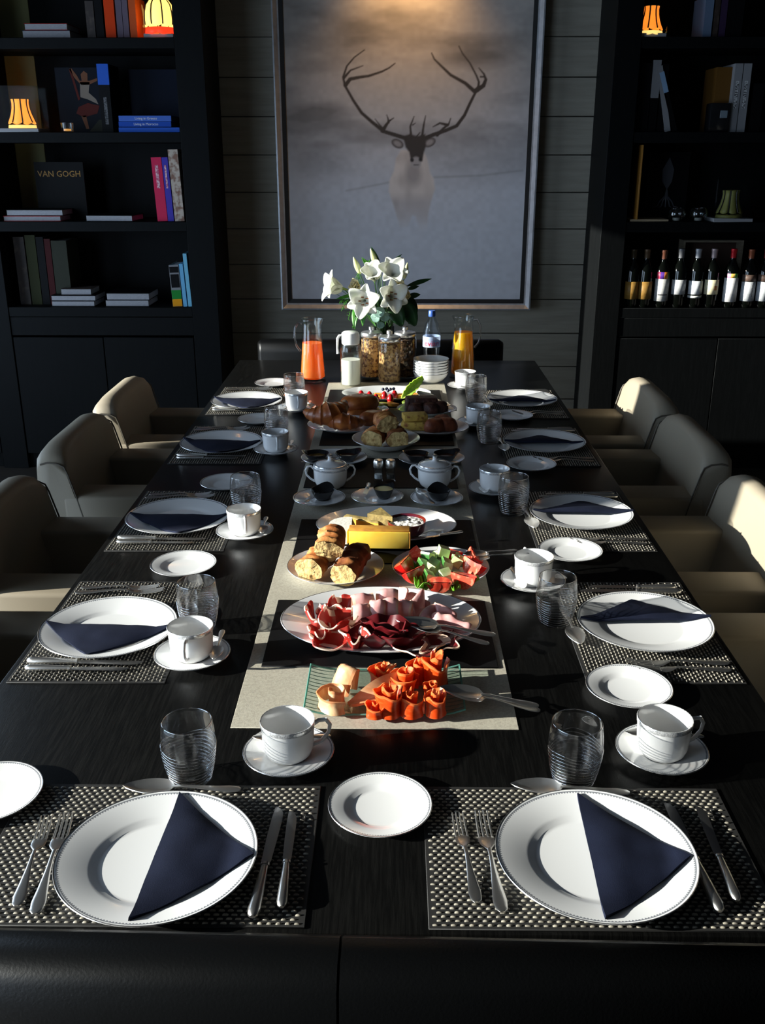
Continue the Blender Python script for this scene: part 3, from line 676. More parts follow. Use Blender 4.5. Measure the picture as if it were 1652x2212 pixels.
m_salt = mat('salt', (.8, .8, .8), .8); m_pep = mat('pepper', (.05, .045, .04), .8)
for xx, m_, lb, dp_ in ((817, m_salt, 'left', .012), (843, m_pep, 'right', .012)):
    t = thing('shaker', 'small glass shaker with silver top, %s of the pair' % lb, 'shaker', T(xx, 1040, SZ))
    G().lathe([(0, 0), (.0135, 0), (.015, .002), (.0145, .02), (.0138, .046), (.0118, .046), (.012, .012), (0, .010)], 20).obj('glass', m_thin, t)
    G().lathe([(0, .011), (.0112, .011), (.0112, .011+dp_), (0, .012+dp_)], 16).obj('contents', m_, t)
    G().lathe([(.0142, .044), (.0148, .046), (.0150, .062), (.013, .067), (.006, .069), (0, .069)], 20).obj('cap', m_silver, t)

# ------------------------------------------------------------------ food
def sheet_thing(name, label, cat, grid, mats, loc_, rz=0, th=.0016, mi=0, group=None, sharp=80):
    return tag(G().sheet(grid, th, mi).obj(name, mats, None, loc_, rz, sharp=sharp), label, cat, group)
m_salmon = mat('smoked_salmon', s(228, 72, 18), .35, var=(60, s(238, 104, 44), .5, .75, (1, 1, 3)), trans=.2, coat=.2)
m_salmon_edge = mat('salmon_edge', s(240, 128, 66), .4, trans=.3)
m_white_fish = mat('smoked_white_fish', s(226, 168, 118), .45, var=(40, s(240, 205, 160), .35, .7, (1, 4, 1)), trans=.2)
m_fish_edge = mat('fish_edge', s(205, 140, 95), .5)
m_ham = mat('cooked_ham', s(232, 168, 164), .4, var=(45, s(244, 204, 198), .4, .7), trans=.2, coat=.15)
m_ham_edge = mat('ham_rind', s(240, 205, 180), .45, trans=.2)
m_pros = mat('cured_ham', s(176, 44, 36), .35, var=(26, s(205, 84, 70), .4, .7), trans=.35, coat=.2)
m_fat = mat('ham_fat', s(240, 222, 205), .4, trans=.35)
m_bres = mat('dark_cured_beef', s(96, 18, 24), .35, var=(30, s(130, 36, 40), .4, .75), trans=.2, coat=.2)
def rose(label, loc_, r, h, turns, seed, m0, m1, flare=.25, rz=0, name='salmon_rose', cat='salmon', group='salmon roses on the glass tray'):
    n, k = int(26*turns), 7; gr = []
    for i in range(n+1):
        u = i/n; a = 2*PI*turns*u; row = []
        for j in range(k+1):
            v_ = j/k; rr = r*(.14+.86*u)*(1+flare*v_**2*(.2+.8*u)*math.sin(a*1.5+seed)**2)*(1-.12*math.sin(PI*v_))*(1+.16*nz((math.cos(a), math.sin(a), u*3), 1.2, seed))
            zz_ = h*v_*(1-.30*u)*(1+.22*nz((a*.9, 0, seed), 1, seed)) + .004*v_*nz((a*1.5, v_*2, seed), 1, seed)
            row.append((rr*math.cos(a)+.0015*nz((a, v_*3, 1), 1.3, seed), rr*math.sin(a), zz_))
        gr.append(row)
    return sheet_thing(name, label, cat, gr, [m0, m1], loc_, rz, .0018, lambda i, j: 1 if j >= k-1 else 0, group)
def fan(label, loc_, wd, h, seed, m0, m1, rz=0, folds=3, amp=.012, lean=.4, edge=1, name='ham_slice', cat='ham', group='ham slices on the oval platter', th=.0022, base=.8):
    n, k = 40, 9; folds = folds*.5; gr = []
    for j in range(k+1):
        v_ = j/k; row = []
        for i in range(n+1):
            u = -1+2*i/n; ww = wd*.5*(base+(1-base)*v_); ph = folds*PI*u+seed
            y = 1.5*amp*math.sin(ph+.5*nz((u, v_, seed), 2, seed))*(.4+.6*v_)+lean*h*v_*v_-.35*h*lean*max(0, v_-.75)*4*(v_-.75); x = u*ww*(1+.2*nz((u*1.5, 1, seed), 1, seed))+amp*.6*math.sin(2*ph)*v_
            zz_ = h*(v_ if v_ < .8 else .8+.6*(v_-.8)*(1-v_)*5)*(1-.45*u*u)*(1+.30*nz((u*1.6, seed, 0), 1.4, seed))
            row.append((x, y, max(.0008, zz_)))
        gr.append(row)
    return sheet_thing(name, label, cat, gr, [m0, m1], loc_, rz, th, lambda j, i: 1 if j >= k-edge else 0, group)
def ruffle(label, loc_, rr_, h, m_n, seed, m0, m1, rz=0, span=.92, name='ham_slice', cat='ham', group='ham slices on the oval platter', sx=1.0):
    gr = []; K = 9; rr_ *= 1.18
    for j in range(K+1):
        v_ = j/K; row = []
        for i in range(73):
            a = 2*PI*span*i/72; wv = math.sin(m_n*a+seed)+.5*math.sin((m_n*1.7)*a+seed*2.3)
            r_ = rr_*(.18+.82*v_**.8)*(1+.30*v_*wv*(.6+.4*nz((math.cos(a), math.sin(a), seed), 1.2, seed)))
            z_ = h*(v_**.75)*(1+.28*nz((math.cos(a)*1.3, math.sin(a)*1.3, seed), 1.4, seed))-.35*h*max(0, v_-.7)*wv
            row.append((r_*math.cos(a)*sx, r_*math.sin(a)*.8, max(.0008, z_)))
        gr.append(row)
    return sheet_thing(name, label, cat, gr, [m0, m1], loc_, rz, .0026, lambda j, i: 1 if (j >= K-3 and (i//7+int(seed)) % 3 == 0) or (j >= K-1 and (i//7+int(seed)) % 3 == 1) else 0, group)
def roll(label, loc_, r, L_, rz, m0, m1, seed=0, tilt=0, name='ham_roll', cat='ham', group='rolled ham slices'):
    n, k = 40, 8; gr = []
    for i in range(n+1):
        u = i/n; a = 2*PI*1.9*u; rr = r*(.35+.65*u); row = []
        for j in range(k+1):
            v_ = j/k; y = (v_-.5)*L_*(1+.06*nz((a, v_, seed), 1, seed)); e = 1+.06*abs(v_-.5)*2
            row.append((rr*e*math.cos(a), y, r+rr*e*math.sin(a)+tilt*y))
        gr.append(row)
    return sheet_thing(name, label, cat, gr, [m0, m1], loc_, rz, .0018, lambda i, j: 1 if (j in (0, k-1) or i >= n-2) else 0, group)

# glass tray with salmon
TR = Vector((.0165, 1.533, RZ+.001)); g = G(); gr = []
for i in range(25):
    u = -1+2*i/24; gr.append([(u*.139, v_*.078, .004+.011*max(0, (abs(u)-.62)/.38)**2+.0007*math.sin((u*60+v_*9))*(abs(u) > .55)) for v_ in np.linspace(-1, 1, 7)])
tray = tag(g.sheet(gr, .005).obj('glass_tray', m_trayglass, None, TR, sharp=60), 'clear rectangular glass tray of smoked fish on the runner', 'tray')
def ty(u): return .0045+.011*max(0, (abs(u)-.62)/.38)**2
m_gedge = mat('green_glass_edge', s(120, 176, 164), .15, trans=.5); m_gline = mat('etched_glass_line', s(64, 92, 84), .3)
ed = [(u, -1) for u in np.linspace(-1, 1, 17)]+[(1, v_) for v_ in (-.5, 0, .5)]+[(u, 1) for u in np.linspace(1, -1, 17)]+[(-1, v_) for v_ in (.5, 0, -.5, -1)]
G().tube([(u*.139, v_*.078, ty(u)) for u, v_ in ed], .0018, 6).obj('edge', m_gedge, tray)
for k in range(13):
    v_ = -.93+k*.155
    for sg in (-1, 1): G().tube([(sg*u*.139, (v_+.10*(1-u))*.078, ty(u)+.0028) for u in np.linspace(.99, .60 if k % 2 else .70, 6)], [.0006, .0008, .0008, .0007, .0005, .0002], 4).obj('etched_line', m_gline, tray)
def on_tray(x, y, z_=.011): p = T(x, y, TR.z+.012); p.z = TR.z+.008; return p
for i, (x, y, r, h, tn, lb) in enumerate(((838, 1535, .027, .056, 2.2, 'largest salmon rose, front middle of the glass tray'), (886, 1538, .022, .046, 1.8, 'salmon rose just right of the front middle one'), (937, 1537, .023, .046, 2.0, 'salmon rose at the front right of the tray'),
        (808, 1540, .021, .026, 1.6, 'low salmon curl at the front beside the white fish'), (825, 1476, .022, .046, 2.0, 'salmon rose at the back left of the pile'), (872, 1492, .026, .052, 2.0, 'salmon rose in the middle of the back row'), (903, 1470, .022, .050, 1.7, 'salmon rose behind the middle of the pile'), (938, 1476, .027, .066, 1.9, 'tallest salmon rose at the back right'), (932, 1506, .019, .038, 1.6, 'small salmon curl beside the serving spoon'))):
    rose('orange ' + lb, on_tray(x, y), r, h, tn, i*1.7, m_salmon, m_salmon_edge, .3, i*1.1)
rose('pale smoked fish curl at the front left of the glass tray', on_tray(722, 1520), .036, .036, 1.5, 9, m_white_fish, m_fish_edge, .1, 2.2, 'fish_curl', 'fish', None)
gr = []
for i in range(22):
    u = i/21; c_ = Vector((-.062+.115*u, -.060+.075*u**1.5, .010+.022*u**1.2)); w_ = .006+.016*math.sin(PI*min(1, u*.95+.04))
    gr.append([(c_.x-.3*v_*w_, c_.y+v_*w_*.6, c_.z+abs(v_)*.004+.020*(v_+1)*.5*math.sin(PI*u)) for v_ in np.linspace(-1, 1, 6)])
sheet_thing('fish_strip', 'long pale smoked fish strip lying before the curls', 'fish', gr, [m_white_fish, m_fish_edge], TR, 0, .005, lambda i, j: 1 if j == 0 else 0)
gr = []
for i in range(16):
    u = i/15; gr.append([(-.02+.038*u+.003*v_, .005+.02*u, .010+.035*u+.016*v_*math.sin(PI*u)) for v_ in np.linspace(-1, 1, 5)])
sheet_thing('fish_strip', 'upright pale fish strip beside the salmon roses', 'fish', gr, [m_white_fish, m_fish_edge], TR, 0, .006, 0)

# servers: spoon and fork laid together
def server(kind, label, hx, hy, hz, tx, ty, tz, L_):
    src = bpy.data.objects[kind]; base = {'dessert_spoon': .202*.178/.20, 'fork': .195}[kind]; k = L_/base
    h_, t_ = T(hx, hy, hz), T(tx, ty, tz); d = t_-h_; o = dup(src, h_, None, label)
    o.name = 'serving_spoon' if 'spoon' in kind else 'serving_fork'; o['category'] = 'spoon' if 'spoon' in kind else 'fork'
    o.rotation_euler = (math.asin(max(-.9, min(.9, d.z/d.length))), 0, math.atan2(d.y, d.x)-PI/2); o.scale = (k*1.15, k, k)
    if 'group' in o: del o['group']
    return o
server('dessert_spoon', 'silver serving spoon with its bowl in the salmon tray', 1163, 1527, TZ+.012, 975, 1497, TZ+.032, .175)
server('dessert_spoon', 'silver serving spoon lying along another at the salmon tray', 1166, 1537, TZ+.006, 985, 1503, TZ+.026, .172)
server('dessert_spoon', 'silver serving spoon resting on the rim of the ham platter', 1070, 1374, TZ+.030, 895, 1352, TZ+.042, .20)
server('dessert_spoon', 'silver serving spoon pointing to the ham, nearer the camera', 1056, 1393, TZ+.028, 925, 1362, TZ+.040, .17)
server('dessert_spoon', 'silver serving spoon leaning in the salad plate', 1116, 1190, TZ+.030, 1000, 1205, TZ+.045, .155)
server('dessert_spoon', 'silver serving spoon beside another in the salad plate', 1117, 1197, TZ+.026, 1012, 1212, TZ+.035, .145)
server('dessert_spoon', 'silver serving spoon reaching to the fruit platter', 985, 888, TZ+.012, 925, 862, TZ+.035, .20)
server('dessert_spoon', 'bright silver serving spoon lying right of the cut fruit', 972, 878, TZ+.030, 902, 850, TZ+.040, .20)

# ham platter
hz = SZ+.011
def on_ham(x, y, z_=0): p = T(x, y, hz); p.z = hz+z_; return p
def saddle(label, loc_, wd, d, h, rz, seed, tilt=0.0):       # a slice folded over itself, standing on its two edges
    prof = [(-d, 0), (-d*1.02, h*.3), (-d*.98, h*.6), (-d*.85, h*.82), (-d*.5, h*.96), (0, h), (d*.5, h*.95), (d*.85, h*.8), (d*1.05, h*.5), (d*1.2, 0)]; gr = []
    for i in range(9):
        u = -1+2*i/8; gr.append([(u*wd*.5*(1-.12*z_/h)+.002*nz((y*90, z_*60, seed), 1, seed)+tilt*z_, y*(1+.14*nz((u*2, z_*50, seed), 1, seed))+.004*u*u, max(.0008, z_*(1-.08*u*u+.08*nz((u*1.5, y*60, 2), 1, seed)))) for y, z_ in prof])
    return sheet_thing('ham_slice', label, 'ham', gr, [m_ham, m_ham_edge], loc_, rz, .003, lambda i, j: 1 if i in (0, 7) else 0, 'ham slices on the oval platter')
for i, (x, y, wd, d, h, a, tl, lb) in enumerate(((781, 1366, .040, .014, .062, 12, .0, 'left of the middle'), (812, 1362, .034, .015, .068, 4, .05, 'in the middle, brightest'), (843, 1358, .036, .015, .066, -4, 0, 'right of the middle'), (868, 1352, .034, .014, .058, -12, .1, 'behind the butter curl'), (790, 1340, .05, .012, .060, 15, -.1, 'at the back left'), (835, 1332, .05, .012, .062, 0, 0, 'at the back'))):
    saddle('pale pink cooked ham slice folded upright ' + lb, on_ham(x, y), wd, d, h, R(a), i*1.3, tl)
for i, (x, y, wd, h, a, f, lb) in enumerate(((905, 1342, .062, .058, 10, 2, 'cone of cooked ham behind the serving spoons'), (945, 1358, .075, .046, 12, 2, 'wide folded cooked ham slice at the right end'), (968, 1372, .078, .040, 4, 1, 'flat folded cooked ham slice nearest the right rim'), (870, 1318, .05, .050, -20, 2, 'cooked ham fold at the back of the platter'))):
    fan(lb, on_ham(x, y), wd, h, i*1.3, m_ham, m_ham_edge, R(a), f, .012, .55, th=.003)
for i, (x, y, wd, h, a, f, lb) in enumerate(((682, 1352, .050, .046, 35, 2, 'white-edged cured ham fold at the far left'), (690, 1385, .045, .036, 30, 2, 'small cured ham curl at the left end'), (735, 1372, .070, .052, 5, 2, 'large red cured ham fold, left of the rolls'), (745, 1340, .055, .050, -10, 3, 'cured ham ruffle behind the red fold'), (712, 1402, .075, .028, -4, 3, 'flat cured ham slice at the front left rim'), (768, 1404, .046, .044, -12, 4, 'white-edged ruffled cured ham at the front'), (775, 1372, .05, .04, 10, 3, 'cured ham ruffle left of the dark beef'), (716, 1345, .05, .036, 20, 3, 'cured ham fold at the back left rim'))):
    ruffle(lb, on_ham(x, y), wd*.52, h*.85, (2, 3, 2, 3, 2, 4, 3, 2)[i], 2+i*2.1, m_pros, m_fat, R(a*3))
for i, (x, y, wd, h, a, f, lb) in enumerate(((812, 1400, .075, .040, 0, 3, 'dark cured beef fold at the front middle'), (862, 1402, .070, .042, 6, 2, 'dark cured beef fold right of the middle'), (838, 1388, .07, .048, -4, 3, 'dark cured beef fold behind the front ones'), (905, 1408, .09, .020, 3, 3, 'flat cured beef slice below the spoons'), (950, 1400, .075, .018, 12, 4, 'thin curly cured beef slice towards the right rim'))):
    ruffle(lb, on_ham(x, y), wd*.48, h*.9, (2, 2, 3, 3, 4)[i], 1+i*1.9, m_bres, m_bres if i < 3 else m_ham_edge, R(a*5), sx=1.15)
fs_ = saddle('pale smoked fish slice folded upright at the back left', on_tray(738, 1490), .040, .013, .056, R(-30), 5, .25); fs_.name = 'fish_slice'; fs_['category'] = 'fish'; del fs_['group']; fs_.data.materials[0] = m_white_fish; fs_.data.materials[1] = m_fish_edge
rose('small cream-coloured butter curl in the middle of the ham', on_ham(876, 1374, .008), .013, .026, 1.7, 4, m_butter, m_butter, .2, 0, 'butter_curl', 'butter', None)

# bread
m_crust = mat('bread_crust', s(150, 84, 32), .65, var=(34, s(200, 142, 78), .42, .66), bump=(60, .5, .004))
m_crust_dark = mat('bread_crust_dark', s(112, 58, 24), .65, var=(30, s(150, 92, 44), .42, .7), bump=(60, .5, .004))
m_crumb = mat('bread_crumb', s(206, 176, 116), .85, var=(55, s(150, 114, 64), .5, .68), bump=(80, .8, .006))
def baguette(label, loc_, L_, r, rz, rx=0, m_=None, seed=0, flat=.78, name='baguette_piece', group='baguette pieces on the round plate', z_=0, slit=4):
    t = thing(name, label, 'bread', loc_, rz, group); m_ = m_ or m_crust; g = G(); rings = []; n = 28; K = 26
    for i in range(K+1):
        u = i/K; y = (u-.5)*L_; e = 1 if u < .8 else math.sqrt(max(.02, 1-((u-.8)/.21)**2)); ring = []
        for j in range(n):
            a = 2*PI*j/n; rr = r*e*(1+.17*nz((math.cos(a)*2, math.sin(a)*2, y*40), 1, seed)+.05*nz((math.cos(a)*6, math.sin(a)*6, y*150), 1, seed))
            top = max(0, math.sin(a)); rr *= 1+.16*top*(math.sin(u*PI*slit*2+math.cos(a)*2+seed) > .3)*e
            ring.append((rr*math.cos(a), y+.004*nz((j, i, 0), .8, seed)*(i == 0), rr*flat*math.sin(a)+r*flat))
        rings.append(ring)
    M_ = Matrix.Rotation(rx, 4, 'X')
    g.loft(rings, False, True, 0, M_).obj('crust', m_, t, sharp=50)
    g = G(); c_ = []
    for k in (1.0, .7, .4):
        c_.append([(p[0]*k*.985, p[1]-.001-.003*(1-k)+.0015*nz((p[0]*200, p[2]*200, k), 1, seed), (p[2]-r*flat)*k*.985+r*flat) for p in rings[0]])
    g.loft(c_, False, True, 0, M_).obj('crumb', m_crumb, t, sharp=50)
    return t
bz = RZ+.010
def on(x, y, z_): p = T(x, y, z_); p.z = z_; return p
def spot(x, y, z_): return Vector((x, y, z_))
baguette('baguette piece at the left of the bread plate, cut face forward', spot(BAG.x-.042, BAG.y-.018, bz), .105, .032, R(-16), 0, None, 1)
baguette('dark-crusted baguette piece at the right of the bread plate', spot(BAG.x+.040, BAG.y-.012, bz), .150, .031, R(-14), R(3), m_crust_dark, 2)
baguette('baguette end resting on top of the two others', spot(BAG.x-.010, BAG.y+.012, bz+.043), .095, .032, R(-4), R(10), None, 3)
rz0 = SZ+.010
baguette('baguette slice at the left of the roll plate', spot(ROL.x-.038, ROL.y-.03, rz0), .06, .036, R(-12), 0, None, 5, .8, 'baguette_slice', 'baguette slices behind the salt shakers')
baguette('baguette slice at the right of the roll plate', spot(ROL.x+.035, ROL.y-.035, rz0), .06, .036, R(8), 0, m_crust_dark, 6, .8, 'baguette_slice', 'baguette slices behind the salt shakers')
baguette('baguette slice lying on top of the roll plate', spot(ROL.x-.004, ROL.y-.018, rz0+.05), .06, .036, R(20), R(6), None, 7, .8, 'baguette_slice', 'baguette slices behind the salt shakers')
baguette('baguette slice at the back of the roll plate', spot(ROL.x+.02, ROL.y+.038, rz0), .055, .032, R(50), 0, m_crust_dark, 8, .8, 'baguette_slice', 'baguette slices behind the salt shakers')

# salad
m_tom = mat('tomato_skin', s(214, 26, 20), .22, coat=.3, sss=.1); m_tomf = mat('tomato_flesh', s(226, 70, 50), .25, var=(70, s(240, 140, 110), .5, .7), coat=.3)
m_cuc = mat('cucumber_skin', s(52, 104, 44), .35, var=(120, s(120, 165, 80), .5, .6)); m_cucf = mat('cucumber_flesh', s(214, 232, 170), .35, var=(60, s(178, 206, 124), .4, .7), coat=.2, sss=.1)
m_let = mat('lettuce', s(126, 184, 52), .5, var=(60, s(176, 216, 96), .4, .7), trans=.4); m_pineleaf = mat('melon_green', s(150, 190, 50), .5, var=(50, s(200, 220, 90), .4, .65, (1, 6, 1)), trans=.3)
def tomato(label, loc_, r, rz, tilt, span=R(80)):
    t = thing('tomato_wedge', label, 'tomato', loc_, rz, 'tomato wedges on the salad plate'); n, k = 12, 10
    M_ = Matrix.Translation((0, 0, r*.55)) @ Matrix.Rotation(tilt, 4, 'X')
    gr = [[(r*math.sin(b)*math.cos(a), r*math.sin(b)*math.sin(a), r*.92*math.cos(b)) for a in np.linspace(-span/2, span/2, n)] for b in np.linspace(.02, PI-.02, k)]
    M2 = M_ @ Matrix.Rotation(PI/2, 4, 'Y') @ Matrix.Translation((-r*.55, 0, 0))
    G().sheet(gr, 0, 0, M2).obj('skin', m_tom, t, sharp=60)
    g = G()
    for sgn in (-1, 1):
        a = sgn*span/2; arc = [(r*math.sin(b)*math.cos(a), r*math.sin(b)*math.sin(a), r*.92*math.cos(b)) for b in np.linspace(.02, PI-.02, k)]
        inn = [(p[0]*.05+.0, p[1]*.05, p[2]*.75) for p in arc]; mid = [(p[0]*.55+.0, p[1]*.55-sgn*.0016*math.cos(i*1.7), p[2]*.9) for i, p in enumerate(arc)]
        g.sheet([arc, mid, inn] if sgn > 0 else [inn, mid, arc], 0, 0, M2)
    g.obj('flesh', m_tomf, t, sharp=60); return t
def cucumber(label, loc_, r, L_, rz, tilt):
    t = thing('cucumber_chunk', label, 'cucumber', loc_, rz, 'cucumber chunks on the salad plate'); n = 12; M_ = Matrix.Translation((0, 0, r*.95)) @ Matrix.Rotation(tilt*.6, 4, 'X') @ Matrix.Rotation(PI+(.5 if tilt < .5 else -1.2), 4, 'Y')
    arc = [(r*math.cos(a)*(1+.02*(j % 2)), r*math.sin(a)*(1+.02*(j % 2))) for j, a in enumerate(np.linspace(0, PI*.62, n))]
    G().sheet([[(x, -L_/2, y) for x, y in arc], [(x, L_/2, y) for x, y in arc]], 0).obj('skin', m_cuc, t, sharp=30).data.transform(M_)
    poly = [(x*.985, y*.985) for x, y in arc]+[(0, 0)]
    o = G().loft([[(x, -L_/2+.0006, y) for x, y in poly], [(x, L_/2-.0006, y) for x, y in poly]]).obj('flesh', m_cucf, t, sharp=30); o.data.transform(M_); return t
sz = RZ+.010
def on_sal(x, y, z_=0): p = T(x, y, sz+.01); p.z = sz+z_; return p
for i, (x, y, r, a, tl, lb) in enumerate(((872, 1232, .036, 70, .2, 'far left of the plate'), (892, 1252, .035, 50, .3, 'front left of the plate'), (902, 1208, .032, 110, .5, 'back left of the plate'), (972, 1204, .030, 140, .9, 'back, pointing up'), (948, 1268, .030, 0, .9, 'front middle, pointing up'), (1004, 1260, .034, -35, .6, 'front right of the plate'), (1025, 1236, .038, -60, .3, 'far right of the plate'), (1022, 1216, .036, -85, .1, 'back right below the spoons'))):
    tomato('red tomato wedge at the ' + lb, on_sal(x, y), r, R(a), tl)
for i, (x, y, a, tl, zz_, lb) in enumerate(((925, 1232, 20, .3, .008, 'left of the pile'), (930, 1214, 50, -.2, .010, 'back left of the pile'), (945, 1240, -30, .4, .014, 'middle of the pile'), (962, 1216, 100, .6, .024, 'top of the pile, striped skin showing'), (975, 1236, 10, .2, .014, 'middle right of the pile'), (990, 1228, 70, .8, .014, 'right of the pile'), (968, 1256, -60, .1, .004, 'front of the pile'), (940, 1204, 130, .1, .006, 'back of the pile'), (998, 1218, 40, -.2, .006, 'back right of the pile'), (938, 1254, 15, .2, .004, 'front left of the pile'))):
    cucumber('cut cucumber chunk, ' + lb, on_sal(x, y, zz_), .022, .026, R(a), tl)
def lettuce(label, loc_, r, seed, name='lettuce_leaf', m_=None, group='frilly lettuce leaves'):
    gr = []
    for j in range(6):
        v_ = j/5; gr.append([((.2+.8*v_)*r*math.cos(a)+.25*r*v_**2*math.sin(a*9+seed), (.2+.8*v_)*r*math.sin(a)+.25*r*v_**2*math.cos(a*8+seed), r*.9*v_+.4*r*v_**2*math.sin(a*11+seed*2)) for a in np.linspace(0, 2*PI*.85, 60)])
    return sheet_thing(name, label, 'lettuce', gr, [m_ or m_let], loc_, seed, .0009, 0, group)
lettuce('frilly green lettuce at the front left of the salad', on_sal(918, 1264), .022, 1); lettuce('frilly lettuce tuft at the right of the salad', on_sal(1018, 1252), .016, 2.2); lettuce('lettuce tuft behind the left tomato wedges', on_sal(893, 1226), .017, 3.1)
lettuce('lettuce tuft under the front cucumber pieces', on_sal(978, 1268), .015, 4.4)

# cheeses
m_yel = mat('hard_yellow_cheese', s(240, 196, 60), .45, var=(18, s(246, 214, 96), .3, .7), sss=.3); m_rind = mat('brown_rind', s(196, 140, 50), .6, var=(60, s(170, 112, 44), .4, .7))
m_white = mat('white_rind', s(238, 232, 218), .7, bump=(120, .4, .002)); m_soft = mat('soft_cheese', s(226, 170, 70), .45, sss=.3); m_gout = mat('goat_cheese_rind', s(160, 138, 80), .7, var=(60, s(110, 92, 48), .4, .7), bump=(90, .5, .003))
cz = SZ+.009
def on_ch(x, y, z_=0): p = T(x, y, cz+.0); p.z = cz+z_; return p
p = on_ch(819, 1180)
t = thing('cheese_block', 'long yellow block of hard cheese at the front of the platter', 'cheese', p, R(-2))
G().box(-.073, .073, -.016, .020, .0, .043, .002, 2).obj('paste', m_yel, t); G().box(-.074, .074, -.012, .0205, .0425, .0475, .0015, 2).obj('rind', m_rind, t); G().box(.0725, .0765, -.0155, .0200, .001, .0435, .001, 1).obj('rind', m_rind, t)
t = thing('soft_cheese', 'wedge of white-rinded soft cheese behind the yellow block', 'cheese', on_ch(752, 1160), R(20))
arc = [(.048*math.cos(a), .048*math.sin(a)) for a in np.linspace(R(60), R(250), 18)]
G().prism([(x*1.0, y) for x, y in arc]+[(.006, -.01)], 0, .036).obj('rind', m_white, t, sharp=50)
G().loft([[(.012, -.036, .003), (.022, .028, .003), (.022, .028, .033), (.012, -.036, .033)], [(-.018, -.045, .002), (.023, .041, .002), (.023, .041, .034), (-.018, -.045, .034)]]).obj('paste', m_soft, t, sharp=30)
t = thing('goat_cheese', 'long brown-rinded cheese slice leaning behind the soft cheese', 'cheese', on_ch(785, 1142), R(-25)); G().box(-.055, .05, -.012, .012, .0, .030, .006, 3).obj('rind', m_gout, t); G().box(-.054, .049, -.0135, -.011, .003, .026).obj('paste', m_soft, t, sharp=None)
t = thing('blue_cheese', 'dark-sided triangular cheese wedge with white face', 'cheese', on_ch(822, 1142), R(-35))
G().prism([(-.02, -.030), (.045, -.012), (-.02, .028)], 0, .046).obj('paste', m_gout, t, sharp=30); G().loft([[(-.0205, -.029, .001), (-.0205, .027, .001), (-.0205, .02, .0455), (-.0205, -.02, .0455)], [(-.023, -.027, .002), (-.023, .025, .002), (-.023, .018, .044), (-.023, -.018, .044)]]).obj('face', m_white, t, sharp=30)
for i, (x, y) in enumerate(((805, 1160), (822, 1163), (793, 1162))): tag(G().lathe([(0, 0), (.008, .0), (.009, .005), (.005, .010), (0, .011)], 10).obj('cheese_crumb', m_white, None, on_ch(x, y), i), ('left', 'middle', 'right')[i*2 % 3] + ' pale cheese crumb behind the yellow block', 'cheese', 'cheese crumbs')
t = thing('dip_bowl', 'dark red glazed bowl of herbed white cheese on the cheese platter', 'bowl', on_ch(878, 1152))
G().lathe([(0, 0), (.036, 0), (.044, .008), (.049, .034), (.0485, .036), (.046, .035), (.042, .028), (0, .028)], 40).obj('bowl', mat('red_glaze', s(104, 30, 18), .2, coat=.4, var=(20, s(60, 30, 60), .5, .7)), t, sharp=50)
gr = [[((.001+.044*v_)*math.cos(a), (.001+.044*v_)*math.sin(a), .033+.004*nz((v_*6*math.cos(a), v_*6*math.sin(a), 3), 1)-.003*v_**4) for v_ in np.linspace(0, 1, 14)] for a in np.linspace(0, 2*PI, 40)]
G().sheet(gr).obj('herbed_cheese', mat('herbed_cheese', s(245, 240, 232), .7, var=(95, s(120, 116, 104), .58, .66), bump=(90, .6, .005)), t)
kn_ = dup(bpy.data.objects['knife'], T(1000, 1152, TZ+.026), None, 'silver cheese knife resting on the platter rim'); tp = T(888, 1168, TZ+.018); d = tp-kn_.location
kn_.rotation_euler = (math.asin(d.z/d.length), 0, math.atan2(d.y, d.x)-PI/2); kn_.scale = (.62,)*3

# pastries
m_crois = mat('croissant_crust', s(150, 76, 28), .42, var=(26, s(190, 112, 46), .42, .68, (1, 1, 1)), bump=(50, .4, .004), coat=.2)
m_choc = mat('chocolate_cake', s(58, 28, 18), .6, var=(60, s(84, 42, 26), .4, .7), bump=(60, .8, .006)); m_fcake = mat('fruit_cake', s(206, 170, 80), .8, var=(50, s(140, 84, 40), .55, .68), bump=(60, .6, .005)); m_cakecr = mat('cake_crust', s(110, 50, 24), .6, var=(50, s(146, 74, 36), .4, .7), bump=(60, .6, .005))
def croissant(label, loc_, L_, r, rz, seed, bend=1.2, ry=0, group='croissants on the pastry plate'):
    K = 44; n = 20; rings = []
    for i in range(K+1):
        u = -1+2*i/K; a = u*bend; Rb = L_/(2*bend); cx_, cy_ = Rb*math.sin(a), Rb*(math.cos(a)-1)
        seg = abs(u)*4.2; st_ = 1-.10*((seg % 1)); rr = r*(1-.78*abs(u)**1.5)*st_*(1.04 if seg % 1 < .16 else 1); ring = []
        for j in range(n):
            b = 2*PI*j/n; k = 1+.06*nz((math.cos(b), math.sin(b), u*5), 1.5, seed); rad = rr*k*math.cos(b)
            ring.append((cx_+rad*math.sin(a), cy_+rad*math.cos(a), r*.85+rr*.9*k*math.sin(b)-r*.25*abs(u)))
        rings.append(ring)
    return tag(G().loft(rings).obj('croissant', m_crois, None, loc_, rz, sharp=55), label, 'pastry', group)
pz = SZ+.008
o = croissant('large croissant leaning at the left of the pastry plate', Vector((-.195, 3.32, pz+.018)), .19, .044, R(200), 1, 1.25); o.rotation_euler = (R(-28), R(10), R(196))
croissant('croissant lying at the front of the pastry plate', Vector((-.145, 3.275, pz)), .17, .034, R(172), 2, 1.0)
